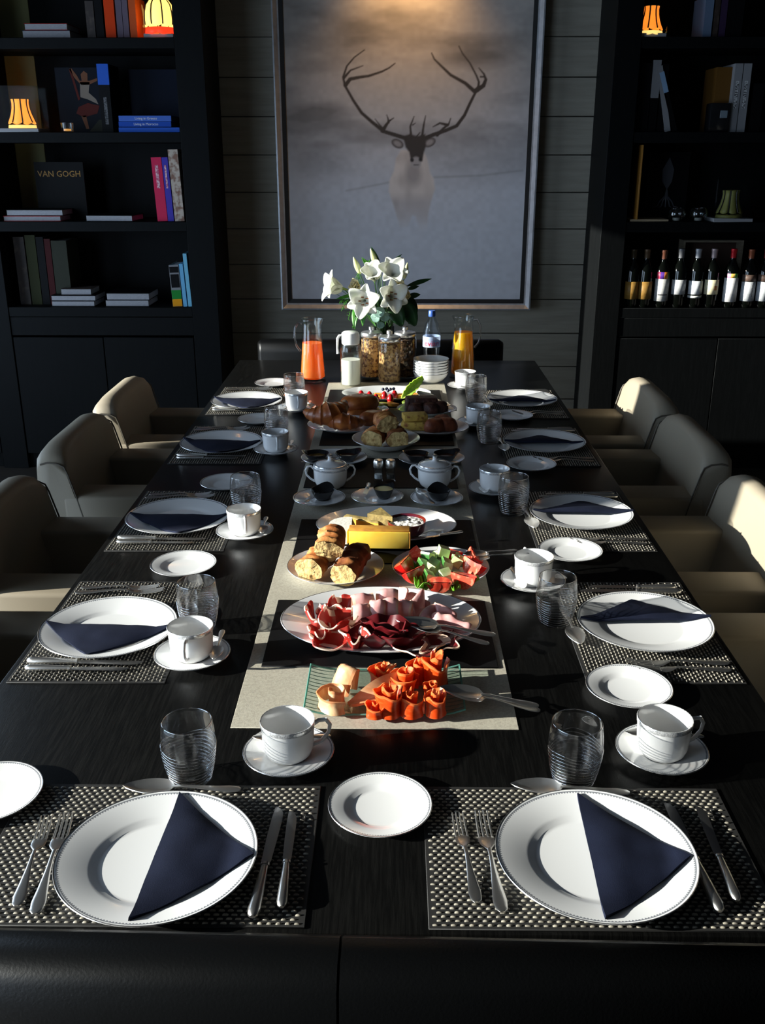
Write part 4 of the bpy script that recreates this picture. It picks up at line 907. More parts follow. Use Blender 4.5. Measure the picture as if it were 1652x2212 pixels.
def bun(label, loc_, rx_, ry_, h, rz, seed, m_, name='brioche', group='brioche buns', cuts=3):
    rings = []; n = 30
    for i in range(14):
        v_ = i/13; b = v_*PI/2; ring = []
        for j in range(n):
            a = 2*PI*j/n; k = math.cos(b)**.55 if i < 13 else .04; g_ = 1-.07*(abs(math.sin(a*cuts+seed+v_*1.5)) < .2)
            k *= g_*(1+.05*nz((math.cos(a)*2, math.sin(a)*2, v_*2), 1, seed)); ring.append((rx_*k*math.cos(a)*(.92+.08*min(1, v_*6)), ry_*k*math.sin(a)*(.92+.08*min(1, v_*6)), h*math.sin(b)**.9))
        rings.append(ring)
    return tag(G().loft(rings).obj(name, m_, None, loc_, rz, sharp=60), label, 'pastry', group)
bun('big round brown brioche on top of the back pastry plate', Vector((-.095, 3.50, SZ+.032)), .078, .058, .046, .3, 1, m_crois, cuts=2); bun('brown brioche underneath the big one', Vector((-.085, 3.505, SZ+.006)), .085, .062, .034, 1.2, 2, m_crois)
bun('brown brioche at the right of the croissants', Vector((-.045, 3.37, SZ+.006)), .05, .045, .045, .6, 3, m_crois)
tag(G().box(-.06, .06, -.032, .032, 0, .050, .010, 3).obj('cake_loaf', m_choc, None, Vector((.135, 3.565, SZ+.006)), R(4)), 'dark chocolate loaf cake standing on the back right plate', 'cake')
for i, (x, y, a) in enumerate(((.115, 3.515, 15), (.165, 3.52, -10), (.205, 3.545, 30))): bun(('left', 'middle', 'right')[i]+' chocolate cake piece before the loaf', Vector((x, y, SZ+.006)), .034, .024, .038, R(a), 4+i, m_choc, 'cake_piece', 'chocolate cake pieces')
t = thing('fruit_cake_slice', 'yellow fruit cake slice lying on the right cake plate', 'cake', Vector((.105, 3.315, SZ+.034)), R(10)); G().box(-.042, .042, -.028, .028, 0, .022, .003, 2).obj('cake', m_fcake, t)
t = thing('fruit_cake_slice', 'fruit cake slice underneath the yellow one', 'cake', Vector((.105, 3.30, SZ+.006)), R(-8)); G().box(-.045, .045, -.03, .03, 0, .027, .003, 2).obj('cake', m_fcake, t); G().box(.044, .048, -.03, .03, 0, .027, .001, 1).obj('crust', m_cakecr, t)
for i, (x, y, a) in enumerate(((.175, 3.275, 20), (.215, 3.29, -15), (.20, 3.325, 40))): bun(('front left', 'right', 'back')[i]+' dark brown cake piece on the right cake plate', Vector((x, y, SZ+.006)), .042, .032, .042, R(a), 8+i, m_cakecr, 'cake_piece', 'brown cake pieces')

# fruit
m_straw = mat('strawberry', s(176, 18, 26), .3, coat=.3, var=(200, s(220, 80, 60), .6, .7)); m_kiwi = mat('kiwi', s(130, 160, 40), .35, var=(60, s(180, 200, 90), .4, .7)); m_oran = mat('orange_flesh', s(240, 150, 30), .35, var=(50, s(248, 190, 70), .4, .7), sss=.2); m_blue = mat('blueberry', s(30, 34, 62), .5)
fz = SZ+.008
def on_fr(x, y, z_=0): p = T(x, y, fz+.01); p.z = fz+z_; return p
for i, (x, y) in enumerate(((780, 858), (798, 860), (812, 866), (830, 860), (843, 866), (852, 858))):
    tag(G().lathe([(0, .030), (.006, .027), (.012, .016), (.0145, .008), (.012, .001), (0, 0)], 18).obj('strawberry', m_straw, None, on_fr(x, y, .008), i), ('leftmost', 'second', 'third', 'fourth', 'fifth', 'rightmost')[i]+' red strawberry in the row on the fruit platter', 'strawberry', 'strawberries on the fruit platter')
for i, (x, y) in enumerate(((762, 866), (825, 872), (805, 856), (880, 868))):
    t = thing('kiwi_slice', ('leftmost', 'front middle', 'back', 'right')[i]+' green kiwi slice on the fruit platter', 'kiwi', on_fr(x, y, .004), i, 'kiwi slices'); G().lathe([(0, 0), (.021, 0), (.022, .004), (.020, .008), (0, .008)], 22).obj('flesh', m_kiwi, t); G().lathe([(0, .0081), (.005, .0085), (.0055, .0075)], 12).obj('core', m_white, t)
for i, (x, y) in enumerate(((795, 871), (850, 872), (868, 856), (890, 857), (815, 858))):
    tag(G().prism([(.026*math.cos(a), .026*math.sin(a)) for a in np.linspace(-.6, PI-.4, 14)], 0, .010+.006*(i > 1)).obj('orange_slice', m_oran, None, on_fr(x, y, .005), i*.9+2), ('front left', 'front middle', 'raised middle', 'right', 'back')[i]+' orange fruit slice on the platter', 'orange', 'orange slices')
for i, (x, y) in enumerate(((827, 850), (835, 849), (843, 850), (850, 849), (838, 853))): tag(G().lathe([(0, .013), (.0035, .0128), (.0065, .0085), (.0065, .005), (.003, .001), (0, 0)], 12).obj('blueberry', m_blue, None, on_fr(x, y, .020), i), ('leftmost', 'second', 'third', 'rightmost', 'front')[i]+' dark blueberry at the back of the platter', 'blueberry', 'blueberries')
gr = []
for i in range(16):
    u = i/15; w_ = .026*math.sin(PI*(.12+.88*(1-u)))**.8*(1-u*.35)+.0006; c_ = Vector((.085*u, .02*u, .082*u**.9)); k = 1+.12*math.sin(i*2.6)
    gr.append([(c_.x+v_*w_*.45*k, c_.y-abs(v_)*w_*.5, c_.z-v_*w_*.8*k) for v_ in np.linspace(-1, 1, 7)])
sheet_thing('green_leaf', 'bright green pointed leaf standing on the fruit platter', 'leaf', gr, [m_pineleaf], on_fr(866, 860, .006), 0, .004, 0)

# ------------------------------------------------------------------ jugs, jars, bottle, bowls at the far end
m_pink = mat('pink_orange_juice', s(252, 138, 44), .4, trans=.5, sss=.0, var=(10, s(248, 150, 62), .3, .7)); m_oj = mat('orange_juice', s(255, 196, 0), .4, trans=.5); m_milk = mat('milk', s(246, 244, 234), .4, trans=.2)
def carafe(label, loc_, m_liq, level, side):
    t = thing('juice_carafe', label, 'carafe', loc_, 0)
    ro = lambda z_: .0575-.018*min(1, z_/.24)**.9+.004*max(0, (z_-.24)/.025)
    zs_ = (0, .004, .02, .06, .10, .14, .18, .21, .24, .255, .264)
    def spout(a, z_): return .010*max(0, math.cos(a-(0 if side < 0 else PI)))**8*max(0, (z_-.235)/.03)
    G().lathe([(0, 0)]+[(ro(z_), z_) for z_ in zs_]+[(ro(.264)-.001, .2665), (ro(.264)-.003, .264)]+[(ro(z_)-.0032, z_) for z_ in zs_[-2:1:-1]]+[(.03, .013), (0, .012)], 40, rip=spout).obj('jug', m_thin, t, sharp=180)
    h_ = side*1.0
    G().tube([(h_*.0415, 0, .245), (h_*.058, 0, .248), (h_*.071, 0, .225), (h_*.073, 0, .185), (h_*.066, 0, .15), (h_*.0495, 0, .128)], [.005, .005, .0048, .0046, .0046, .006], 10).obj('handle', m_glass, t)
    G().lathe([(0, .0135), (.040, .0135), (ro(.03)-.0038, .022)]+[(ro(z_)-.0038, z_) for z_ in (.06, .10, .14) if z_ < level]+[(ro(level)-.0038, level), (0, level)], 36).obj('juice', m_liq, t)
    return t
carafe('glass carafe of pink-orange juice at the left table end', T(676, 823), m_pink, .165, -1); carafe('glass carafe of yellow orange juice at the right table end', T(998, 814), m_oj, .196, 1)
t = thing('milk_jug', 'fluted glass milk bottle with white clip lid', 'jug', T(758, 833), 0)
G().lathe([(0, 0), (.040, 0), (.043, .004), (.0435, .15), (.041, .168), (.034, .180), (.034, .19), (.0305, .19), (.031, .176), (.038, .164), (.0405, .15), (.040, .010), (0, .008)], 72, rip=lambda a, z_: .0009*math.cos(a*24) if .005 < z_ < .16 else 0).obj('bottle', m_thin, t, sharp=180)
G().lathe([(0, .0085), (.038, .0095), (.0388, .112), (0, .112)], 36).obj('milk', m_milk, t)
lid = G().lathe([(.0352, .176), (.037, .178), (.0375, .212), (.0355, .222), (.030, .226), (0, .227)], 32).obj('lid', mat('white_plastic', (.82, .82, .80), .35), t)
G().tube([(-.034, -.012, .214), (-.046, -.014, .212), (-.053, -.014, .200), (-.054, -.014, .16), (-.052, -.014, .138)], [.004, .005, .0055, .0042, .0065], 10).obj('clip', MATS['white_plastic'], lid)
m_mues = mat('muesli', s(206, 160, 100), .85, var=(85, s(110, 62, 34), .45, .62), bump=(85, 1.0, .012)); m_mues_shade = mat('shaded_muesli', s(120, 84, 54), .85, var=(85, s(60, 34, 22), .45, .62), bump=(85, 1.0, .012))  # second muesli is the same mix with shade put into its colour
for (x, y, m_, lb) in ((841, 826, m_mues, 'middle muesli jar, nearest the camera'), (803, 815, m_mues, 'left muesli jar behind the milk bottle'), (874, 815, m_mues_shade, 'right muesli jar, in the shade')):
    t = thing('muesli_jar', 'glass jar with metal lid, ' + lb, 'jar', T(x, y), random.random()*3)
    G().lathe([(0, 0), (.046, 0), (.0485, .004), (.0485, .172), (.045, .182), (.043, .182), (.0455, .17), (.0455, .008), (0, .007)], 40).obj('glass', m_thin, t, sharp=180)
    rg = [[((.0445+.0012*nz((j*1.7, k*1.3, 0), 1))*math.cos(2*PI*j/36), (.0445+.0012*nz((j*1.7, k*1.3, 0), 1))*math.sin(2*PI*j/36), .009+.158*k/20) for j in range(36)] for k in range(21)]
    G().loft(rg).obj('muesli', m_, t, sharp=80)
    ld_ = G().lathe([(.0455, .178), (.047, .180), (.047, .192), (.044, .197), (.020, .200), (0, .200)], 36).obj('lid', mat('satin_steel', (.72, .72, .72), .3, .9), t)
    G().lathe([(.008, .199), (.008, .204), (.0125, .207), (.0125, .219), (.009, .222), (0, .2225)], 18).obj('knob', MATS['satin_steel'], ld_)
t = thing('water_bottle', 'clear plastic water bottle with blue cap and pink lettering', 'bottle', T(931, 788), 0)
bpz = [(0, .004), (.03, 0), (.038, .006), (.039, .02), (.0375, .05), (.039, .09), (.0395, .135), (.038, .16), (.030, .19), (.018, .215), (.0135, .222), (.0135, .228), (0, .2285)]
G().lathe(bpz, 36).obj('bottle', glassmat('bottle_plastic', (.90, .94, .97), .0, gain=1.6), t, sharp=180)
G().lathe([(0, .222), (.0155, .222), (.016, .226), (.0155, .246), (.014, .248), (0, .248)], 24).obj('cap', mat('blue_cap', s(54, 92, 172), .4), t)
G().sheet([[(.0402*math.sin(a), -.0402*math.cos(a), z_) for a in np.linspace(-PI, PI, 40)] for z_ in (.086, .110, .134)]).obj('label', mat('bottle_label', s(196, 206, 228), .5, trans=.3, var=(30, s(150, 172, 214), .5, .6)), t)
lt = text('evian', .036, mat('pink_print', s(226, 70, 110), .5), t, (0, 0, .104), (0, 0, 0), .0001)
for v_ in lt.data.vertices: a = v_.co.x/.0405; yy = v_.co.y; v_.co = (.0407*math.sin(a), -.0407*math.cos(a), yy)
def make_bowl():
    o = G().lathe([(0, .002), (.026, .002), (.028, 0), (.031, .002), (.055, .014), (.070, .032), (.0755, .046), (.0745, .0468), (.068, .033), (.053, .0165), (.03, .006), (0, .005)], 48).obj('cereal_bowl', porc, None, sharp=60)
    G().tube([(.075*math.cos(a), .075*math.sin(a), .0466) for a in np.linspace(0, 2*PI, 49)], .0009, 5, caps=False).obj('silver_rim', m_silverline, o)
    return tag(o, 'x', 'bowl', 'stacked cereal bowls')
P_bowl = copies(make_bowl()); q_ = T(930, 826)
for i in range(6): P_bowl((q_.x, q_.y, q_.z+i*.0112), i, ('lowest', 'second', 'third', 'fourth', 'fifth', 'topmost')[i]+' white bowl of the stack by the orange juice')

# ------------------------------------------------------------------ flowers
VA = Vector((-.012, 4.235, TZ))
t = thing('flower_vase', 'clear glass vase of white lilies behind the muesli jars', 'vase', VA)
G().lathe([(0, 0), (.044, 0), (.046, .003), (.046, .215), (.0435, .215), (.0435, .014), (0, .012)], 40).obj('glass', m_glass, t, sharp=180)
G().lathe([(0, .013), (.0430, .0135), (.0430, .13), (0, .13)], 32).obj('water', glassmat('vase_water', (.9, .95, .93), .0), t)
m_pet = mat('lily_petal', s(246, 246, 238), .5, trans=.35, var=(30, s(236, 240, 218), .5, .8)); m_bud = mat('lily_bud', s(206, 212, 140), .5, trans=.2, var=(26, s(240, 240, 214), .4, .65, (6, 6, 1))); m_budg = mat('green_bud', s(150, 170, 80), .5, trans=.2)
m_leafd = mat('dark_leaf', s(20, 52, 24), .4, var=(20, s(32, 72, 30), .4, .7), trans=.2); m_leaf = mat('green_leaf', s(52, 124, 34), .45, var=(20, s(84, 152, 46), .4, .7), trans=.35); m_euc = mat('eucalyptus_leaf', s(128, 160, 146), .6, trans=.2, var=(14, s(96, 130, 118), .4, .7)); m_rose = mat('cream_rose', s(240, 230, 190), .6, trans=.35); m_stem = mat('stem', s(58, 104, 40), .5); m_sta = mat('stamen', s(120, 62, 20), .7); m_red = mat('red_berry', s(170, 30, 24), .4)
MOUTH = Vector((VA.x, VA.y, TZ+.205))
def F(x, y, Y=4.235): return V(x, y, Y)
def stem(parent, head, r=.0022):
    d = Vector(((head.x-MOUTH.x)*.28, (head.y-MOUTH.y)*.28, 0)); d = d*(min(1, .032/max(1e-6, d.length))); a = MOUTH+d; b = Vector((VA.x-d.x*.8, VA.y-d.y*.8, TZ+.03))
    mid = a*.45+head*.55; mid.z += .02
    G().tube([b-head, a-head, mid-head, Vector((0, 0, 0))], r, 6).obj('stem', m_stem, parent)
def leaf_grid(A, B, w_, bend, nrm, n=14, k=5, cup=.25, shp=.9):
    A, B = Vector(A), Vector(B); ax = B-A; nrm = Vector(nrm); nrm = (nrm-ax*(nrm.dot(ax)/ax.length_squared)).normalized(); sd_ = ax.cross(nrm).normalized(); gr = []
    for i in range(n+1):
        u = i/n; c_ = A+ax*u+nrm*(bend*4*u*(1-u)); ww = w_*(math.sin(PI*min(.985, .04+.96*u))**shp)
        gr.append([c_+sd_*(v_*ww)+nrm*(cup*ww*v_*v_) for v_ in np.linspace(-1, 1, k)])
    return gr
def petal_grid(axis, d, L_, w_, a0, a1, n=14, k=7):
    p_ = Vector((0, 0, 0)); gr = []; sd_ = axis.cross(d).normalized()
    for i in range(n+1):
        u = i/n; a = a0+(a1-a0)*u**1.3; dr = axis*math.cos(a)+d*math.sin(a); nr = axis*math.sin(a)-d*math.cos(a); p_ = p_+dr*(L_/n)
        ww = w_*math.sin(PI*min(.98, .10+.88*u))**.75
        gr.append([p_+sd_*(v_*ww)+nr*(.28*ww*v_*v_+.05*ww*math.sin(7*u+v_*3)) for v_ in np.linspace(-1, 1, k)])
    return gr
def lily(label, px_, py_, axis, L_=.082, Y=4.235, spin=0, open_=1.0, sta=True):
    h_ = F(px_, py_, Y); t = thing('lily', label, 'flower', h_, 0, 'open white lilies'); axis = Vector(axis).normalized(); e1 = axis.cross(Vector((0, .3, 1))).normalized(); e2 = axis.cross(e1)
    for k in range(6):
        a = spin+k*PI/3; d = e1*math.cos(a)+e2*math.sin(a)
        G().sheet(petal_grid(axis, d, L_*(1 if k % 2 else .94), .036 if k % 2 else .027, .25, (1.55 if k % 2 else 1.75)*open_), .0012).obj('petal', m_pet, t, sharp=180)
    if sta:
        for k in range(5):
            a = k*1.26; d = (axis+(e1*math.cos(a)+e2*math.sin(a))*.35).normalized(); o = G().tube([(0, 0, 0), d*.03, d*.05], .0010, 5).obj('stamen', m_budg, t); G().tube([d*.05+e1*.006, d*.05-e1*.006], .0024, 6).obj('anther', m_sta, o)
    G().tube([axis*-.02, (0, 0, 0), axis*.012], [.003, .006, .007], 8).obj('throat', m_budg, t)
    stem(t, h_); return t
lily('front white lily facing the camera, middle of the bouquet', 790, 648, (-.15, -1, .05), .104, 4.16, .3)
lily('white lily at the far left of the bouquet, facing left', 742, 624, (-1, -.35, .25), .104, 4.20, .1, .85)
lily('white lily with brown stamens, right of the front one', 838, 640, (.45, -1, .15), .100, 4.15, .7)
lily('white lily at the upper right of the bouquet', 846, 602, (.1, -.8, .7), .100, 4.21, .9, .9, False)
lily('white lily half hidden behind the front ones', 808, 604, (-.1, -.7, .7), .085, 4.22, 1.2, .7, False)
def bud(label, px0, py0, px1, py1, r, Y=4.235, m_=None, name='lily_bud', group='lily buds'):
    A, B = F(px0, py0, Y), F(px1, py1, Y); t = thing(name, label, 'flower bud', A, 0, group); d = B-A
    G().tube([d*u for u in np.linspace(0, 1, 14)], [max(.0008, r*math.sin(PI*(.12+.86*u**.9))**.8*(1+.0*u)) for u in np.linspace(0, 1, 14)], 12).obj('bud', m_ or m_bud, t, sharp=180); stem(t, A); return t
bud('tall lily bud at the upper left of the bouquet', 778, 592, 763, 555, .0125); bud('tallest lily bud at the top of the bouquet', 814, 576, 800, 537, .0125, 4.25); bud('short round bud below the tallest one', 819, 592, 817, 571, .010, 4.21)
bud('slim bud at the right top of the bouquet', 873, 602, 880, 567, .010, 4.22); bud('small white bud left of the slim one', 866, 584, 869, 563, .0055, 4.25); bud('small white bud between the tall buds', 804, 582, 801, 567, .006, 4.22, m_pet); bud('tiny green bud at the right back', 853, 578, 855, 564, .0045, 4.27, m_budg); bud('tiny bud beside the short round bud', 829, 586, 826, 572, .0045, 4.22)
def rosef(label, px_, py_, r, Y, axis=(0, -1, .4)):
    h_ = F(px_, py_, Y); t = thing('rose', label, 'flower', h_, 0, 'cream roses'); axis = Vector(axis).normalized(); e1 = axis.cross(Vector((0, 0, 1))).normalized(); e2 = axis.cross(e1)
    for k in range(12):
        a = k*2.4; rr = r*(.25+.75*k/11); d = e1*math.cos(a)+e2*math.sin(a)
        G().sheet([[Vector(p)*1.0-axis*r*.7 for p in row] for row in petal_grid(axis, d, r*1.5, r*.6, .9*k/11, .15+.9*k/11, 8, 5)], .0009).obj('petal', m_rose, t, sharp=180)
    stem(t, h_); return t
rosef('cream rose at the right of the bouquet', 862, 622, .030, 4.18, (.4, -1, .5)); rosef('cream rose behind the left lily', 768, 618, .026, 4.20, (-.4, -1, .4)); rosef('cream rose low on the right, half shaded', 872, 636, .026, 4.20, (.8, -.8, .2))
def leaf(label, px0, py0, px1, py1, w_, bend, m_, nrm=(0, -1, .3), Y0=4.235, Y1=4.235, name='leaf', group='bouquet leaves', shp=.9):
    A, B = F(px0, py0, Y0), F(px1, py1, Y1); t = thing(name, label, 'leaf', A, 0, group)
    G().sheet([[p-A for p in row] for row in leaf_grid(A, B, w_, bend, nrm, shp=shp)], .0008).obj('blade', m_, t, sharp=180); stem(t, A, .0016); return t
leaf('long dark leaf pointing right from the bouquet', 878, 618, 932, 602, .010, .006, m_leafd, Y0=4.22)
leaf('dark leaf pointing up right behind the lilies', 832, 582, 868, 549, .008, .004, m_leafd, Y0=4.26, Y1=4.27); leaf('green leaf rising between the two tall buds', 812, 595, 781, 556, .012, .006, m_leaf, Y0=4.24)
leaf('narrow green leaf at the top of the bouquet', 822, 575, 801, 532, .008, .004, m_leafd, Y0=4.27, Y1=4.27); leaf('dark leaf at the right side of the bouquet', 880, 625, 905, 618, .009, .004, m_leafd); leaf('lower dark leaf at the right side', 880, 640, 908, 636, .012, -.004, m_leafd)
leaf('broad dark leaf low on the right', 868, 650, 897, 704, .034, .010, m_leafd, (.2, -1, .2), 4.22, 4.18, shp=.6); leaf('broad dark leaf in the shaded middle', 845, 655, 868, 705, .034, .012, m_leafd, (.1, -1, .2), 4.20, 4.15, shp=.6); leaf('another broad dark leaf at the lower right', 885, 640, 884, 700, .030, .012, m_leafd, (.5, -1, .1), 4.26, 4.24, shp=.6); leaf('broad dark leaf behind the front lily', 815, 650, 836, 708, .030, .010, m_leafd, (0, -1, .1), 4.24, 4.22, shp=.6)
leaf('bright green leaf hanging at the lower left', 775, 650, 766, 712, .016, .012, m_leaf, (-.5, -1, .2), 4.20, 4.14); leaf('second green leaf hanging at the lower left', 790, 660, 783, 705, .013, .01, m_leaf, (-.3, -1, .2), 4.20, 4.16); leaf('green leaf under the left lily', 760, 638, 726, 646, .007, .004, m_leaf, Y0=4.2, Y1=4.16)
def euc(label, px_, py_, r, Y, nrm):
    h_ = F(px_, py_, Y); t = thing('eucalyptus_leaf', label, 'leaf', h_, 0, 'round eucalyptus leaves'); n_ = Vector(nrm).normalized(); e1 = n_.cross(Vector((0, 0, 1))).normalized(); e2 = n_.cross(e1)
    G().sheet([[(e1*math.cos(a)+e2*math.sin(a))*(r*v_*(1+.06*math.cos(2*a)))+n_*(.12*r*v_*v_*math.cos(a*2)) for v_ in np.linspace(.02, 1, 6)] for a in np.linspace(0, 2*PI, 28)], .0008).obj('blade', m_euc, t, sharp=180); stem(t, h_, .0015); return t
euc('round grey-green eucalyptus leaf at the front', 819, 674, .024, 4.14, (-.3, -1, .4)); euc('eucalyptus leaf below the front one', 811, 686, .022, 4.15, (-.6, -1, .1)); euc('eucalyptus leaf right of the front one', 831, 684, .022, 4.15, (.3, -1, .3)); euc('darker eucalyptus leaf beside the front lily', 800, 672, .020, 4.18, (.2, -1, .6)); euc('small eucalyptus leaf at the lower middle', 822, 702, .016, 4.17, (0, -1, .5))
def fern(label, px0, py0, px1, py1, seed, Y0=4.19, Y1=4.14):
    A, B = F(px0, py0, Y0), F(px1, py1, Y1); t = thing('fern_frond', label, 'fern', A, 0, 'hanging asparagus fern'); d = B-A; rr = random.Random(seed)
    G().tube([d*u+Vector((0, 0, .012*math.sin(PI*u))) for u in np.linspace(0, 1, 8)], .0010, 5).obj('stalk', m_leaf, t); g = G()
    for i in range(46):
        u = rr.uniform(.05, 1); p_ = d*u+Vector((0, 0, .012*math.sin(PI*u))); q2 = p_+Vector((rr.uniform(-.016, .016), rr.uniform(-.012, .012), rr.uniform(-.020, .004)))*(1-.3*u)
        g.tube([p_, (p_+q2)/2+Vector((0, 0, .002)), q2], [.0008, .0008, .0004], 4)
    o = g.obj('needles', m_leaf, t); o['kind'] = 'stuff'; stem(t, A, .0014)
for i, a in enumerate(((764, 636, 737, 672), (768, 640, 752, 690), (775, 645, 763, 708), (765, 632, 733, 655))): fern(('outer', 'middle', 'long inner', 'upper')[i]+' hanging fern frond at the lower left of bouquet', *a, i)
for i, a in enumerate(((800, 560, 792, 595), (772, 590, 777, 628))): fern(('upper', 'lower')[i]+' fine fern frond between the lily buds', *a, 10+i, 4.23, 4.22)
for i, (x, y) in enumerate(((712, 627), (717, 612))): q_ = F(x, y, 4.22); t = thing('berry', ('lower', 'upper')[i]+' red berry peeping out behind the left lily', 'berry', q_, 0, 'red berries'); G().lathe([(0, .009), (.006, .007), (.0085, 0), (.006, -.007), (0, -.009)], 12).obj('fruit', m_red, t); stem(t, q_, .001)

# ------------------------------------------------------------------ books and things on the shelves
def cover(name, c, rough=.5): return mat('cover_'+name, s(*c), rough, spec=.12)
def book(label, loc_, th, d, h, m_, rot=(0, 0, 0), group=None, pages=None):
    """local: thickness along x, spine at y = 0, depth along +y, height along z, corner at the origin"""
    t = thing('book', label, 'book', loc_, 0, group); t.rotation_euler = rot; b = .0025
    g = G(); g.box(0, b, 0, d, 0, h); g.box(th-b, th, 0, d, 0, h); g.box(b, th-b, 0, b, 0, h); g.obj('cover', m_, t, sharp=None)
    G().box(b+.0002, th-b-.0002, b+.0002, d-.004, .003, h-.003).obj('pages', pages or m_page, t, sharp=None); return t
def ub(label, x0, x1, yt, sh, m_, Y=BF+.06, lean=0, d=.2, ybot=None):     # upright, spine to the room
    zb = SH[sh]+.0005; A = V(x0, yt, Y); B = V(x1, yt, Y); h = A.z-zb; th = max(.008, B.x-A.x)
    xb = A.x; t = book(label, (xb, Y, zb), th, d, h, m_, (0, R(lean), 0), 'books on the shelves'); return t, th, h
def fb(label, x0, x1, yt, yb, z0, m_, Y=BF+.05, d=.2, rz=0, h=None):       # lying flat, page edges to the room
    A = V(x0, yb, Y); B = V(x1, yb, Y); hh = h or (V(x0, yt, Y).z-A.z); w_ = B.x-A.x
    t = thing('book', label, 'book', (A.x, Y, z0+.0004), rz, 'books on the shelves'); b = .0025
    g = G(); g.box(0, w_, 0, d, 0, b); g.box(0, w_, 0, d, hh-b, hh); g.box(0, w_, d-b, d, b, hh-b); g.obj('cover', m_, t, sharp=None)
    G().box(.003, w_-.003, .003, d-b-.0002, b+.0002, hh-b-.0002).obj('pages', m_page, t, sharp=None); return t, w_, hh
def sb(label, x0, x1, yt, yb, z0, m_, Y=BF+.05, d=.2):                     # lying flat, spine to the room
    A = V(x0, yb, Y); B = V(x1, yb, Y); hh = V(x0, yt, Y).z-A.z; w_ = B.x-A.x
    t = thing('book', label, 'book', (A.x, Y, z0+.0004), 0, 'books on the shelves'); b = .0025
    g = G(); g.box(0, w_, 0, d, 0, b); g.box(0, w_, 0, d, hh-b, hh); g.box(0, w_, 0, b, b, hh-b); g.obj('cover', m_, t, sharp=None)
    G().box(.003, w_-.003, b+.0002, d-.004, b+.0002, hh-b-.0002).obj('pages', m_page, t, sharp=None); return t, w_, hh
def cb(label, x0, x1, yt, sh, m_, Y=BF+.16, th=.02, zoff=0):                # standing with the front cover to the room
    zb = SH[sh]+.0005+zoff; A = V(x0, yt, Y); B = V(x1, yt, Y); h = A.z-zb; w_ = B.x-A.x
    t = book(label, (A.x, Y+th, zb), th, w_, h, m_, (0, 0, -PI/2), 'books on the shelves'); return t, w_, h
blk = cover('black', (8, 8, 10)); dkb = cover('dark_blue', (10, 18, 36)); blu = cover('blue', (44, 92, 190)); org = cover('orange', (214, 62, 14)); gry = cover('grey_violet', (100, 90, 104)); red = cover('red', (150, 24, 24)); pnk = cover('crimson', (206, 44, 84)); vio = cover('violet', (70, 62, 168)); crm = mat('cover_patterned', s(188, 172, 156), .6, var=(40, s(130, 92, 74), .45, .6)); olv = cover('olive', (46, 49, 24)); brn = mat('cover_brown', s(40, 28, 22), .6, var=(30, s(66, 54, 46), .5, .65)); grn = cover('grey_green', (46, 48, 38)); cyn = cover('sky_blue', (110, 176, 214)); cyn2 = cover('pale_blue', (120, 186, 212)); wht = cover('white', (130, 130, 132)); yel = cover('ochre', (96, 66, 28)); gld = mat('gold_print', s(170, 120, 30), .5); prn = mat('white_print', s(220, 220, 220), .6); bpr = mat('black_print', (.01, .01, .01), .6)
# left bookcase, top shelf in view
fb('blue book at the bottom of the upper-left flat pair', 48, 152, 58, 76, SH[0], dkb); fb('dull red book on top of the upper-left flat pair', 52, 145, 42, 57, SH[0]+.036, red)
ub('dark upright book left of the orange one on the top shelf', 182, 200, 2, 0, brn); ub('second dark upright book beside the orange one', 201, 218, -8, 0, blk); ub('orange upright book on the top left shelf', 221, 243, -15, 0, org); ub('grey violet book right of the orange one', 246, 259, -18, 0, gry); ub('second grey violet book beside the first', 260, 272, -20, 0, gry); ub('thin orange book beside the red stained-glass lamp', 275, 290, -10, 0, cover('rust', (190, 84, 40)))
# left, second shelf
t, w_, h = cb('large picture book with a dancer on its dark cover', 117, 222, 146, 1, cover('night', (9, 15, 26)), BF+.17); 
def onc(t, th, pts, m_, w_, h, nm='cover_figure', k=.0006):     # flat print on the front cover; u, v in 0..1 from lower left
    # cover plane is local x = th side after the turn; built in local coordinates
    o = G().loft([[(th+.0002, u*w_, v_*h) for u, v_ in pts], [(th+.0002+k, u*w_, v_*h) for u, v_ in pts]]).obj(nm, m_, t, sharp=None); return o
skin = cover('print_skin', (112, 72, 50)); drs = cover('print_dress', (130, 118, 106)); rdp = cover('print_red', (84, 30, 24))
for pts, m_ in (([(.36, .30), (.52, .24), (.80, .30), (.86, .42), (.62, .46), (.42, .40)], rdp), ([(.48, .55), (.62, .52), (.84, .44), (.80, .52), (.66, .62), (.70, .78), (.50, .78)], drs), ([(.50, .80), (.70, .80), (.86, .84), (.86, .80), (.68, .74), (.52, .74), (.40, .84), (.30, .98), (.35, .99), (.45, .88)], skin), ([(.54, .80), (.66, .80), (.67, .91), (.60, .95), (.53, .90)], skin), ([(.30, .97), (.34, .99), (.47, .52), (.43, .5)], rdp), ([(.46, .26), (.54, .06), (.60, .06), (.56, .27)], skin), ([(.6, .02), (.98, .02), (.98, .22), (.82, .2), (.7, .1)], grn)):
    onc(t, .02, pts, m_, w_, h)
t, th, h = ub('tall blue and black upright book beside the dancer book', 208, 232, 138, 1, blk, BF+.10); G().box(-.0006, th+.0006, -.0006, .02, h*.70, h+.0003).obj('spine_print', blu, t, sharp=None); G().box(th*.35, th*.65, -.0009, .0004, h*.12, h*.52).obj('spine_print', mat('worn_print', s(90, 90, 92), .6, var=(110, (.01, .01, .01), .48, .56)), t, sharp=None)
t, w_, h = cb('large dark blue book standing behind the three blue books', 277, 384, 150, 1, dkb, BF+.26, .025)
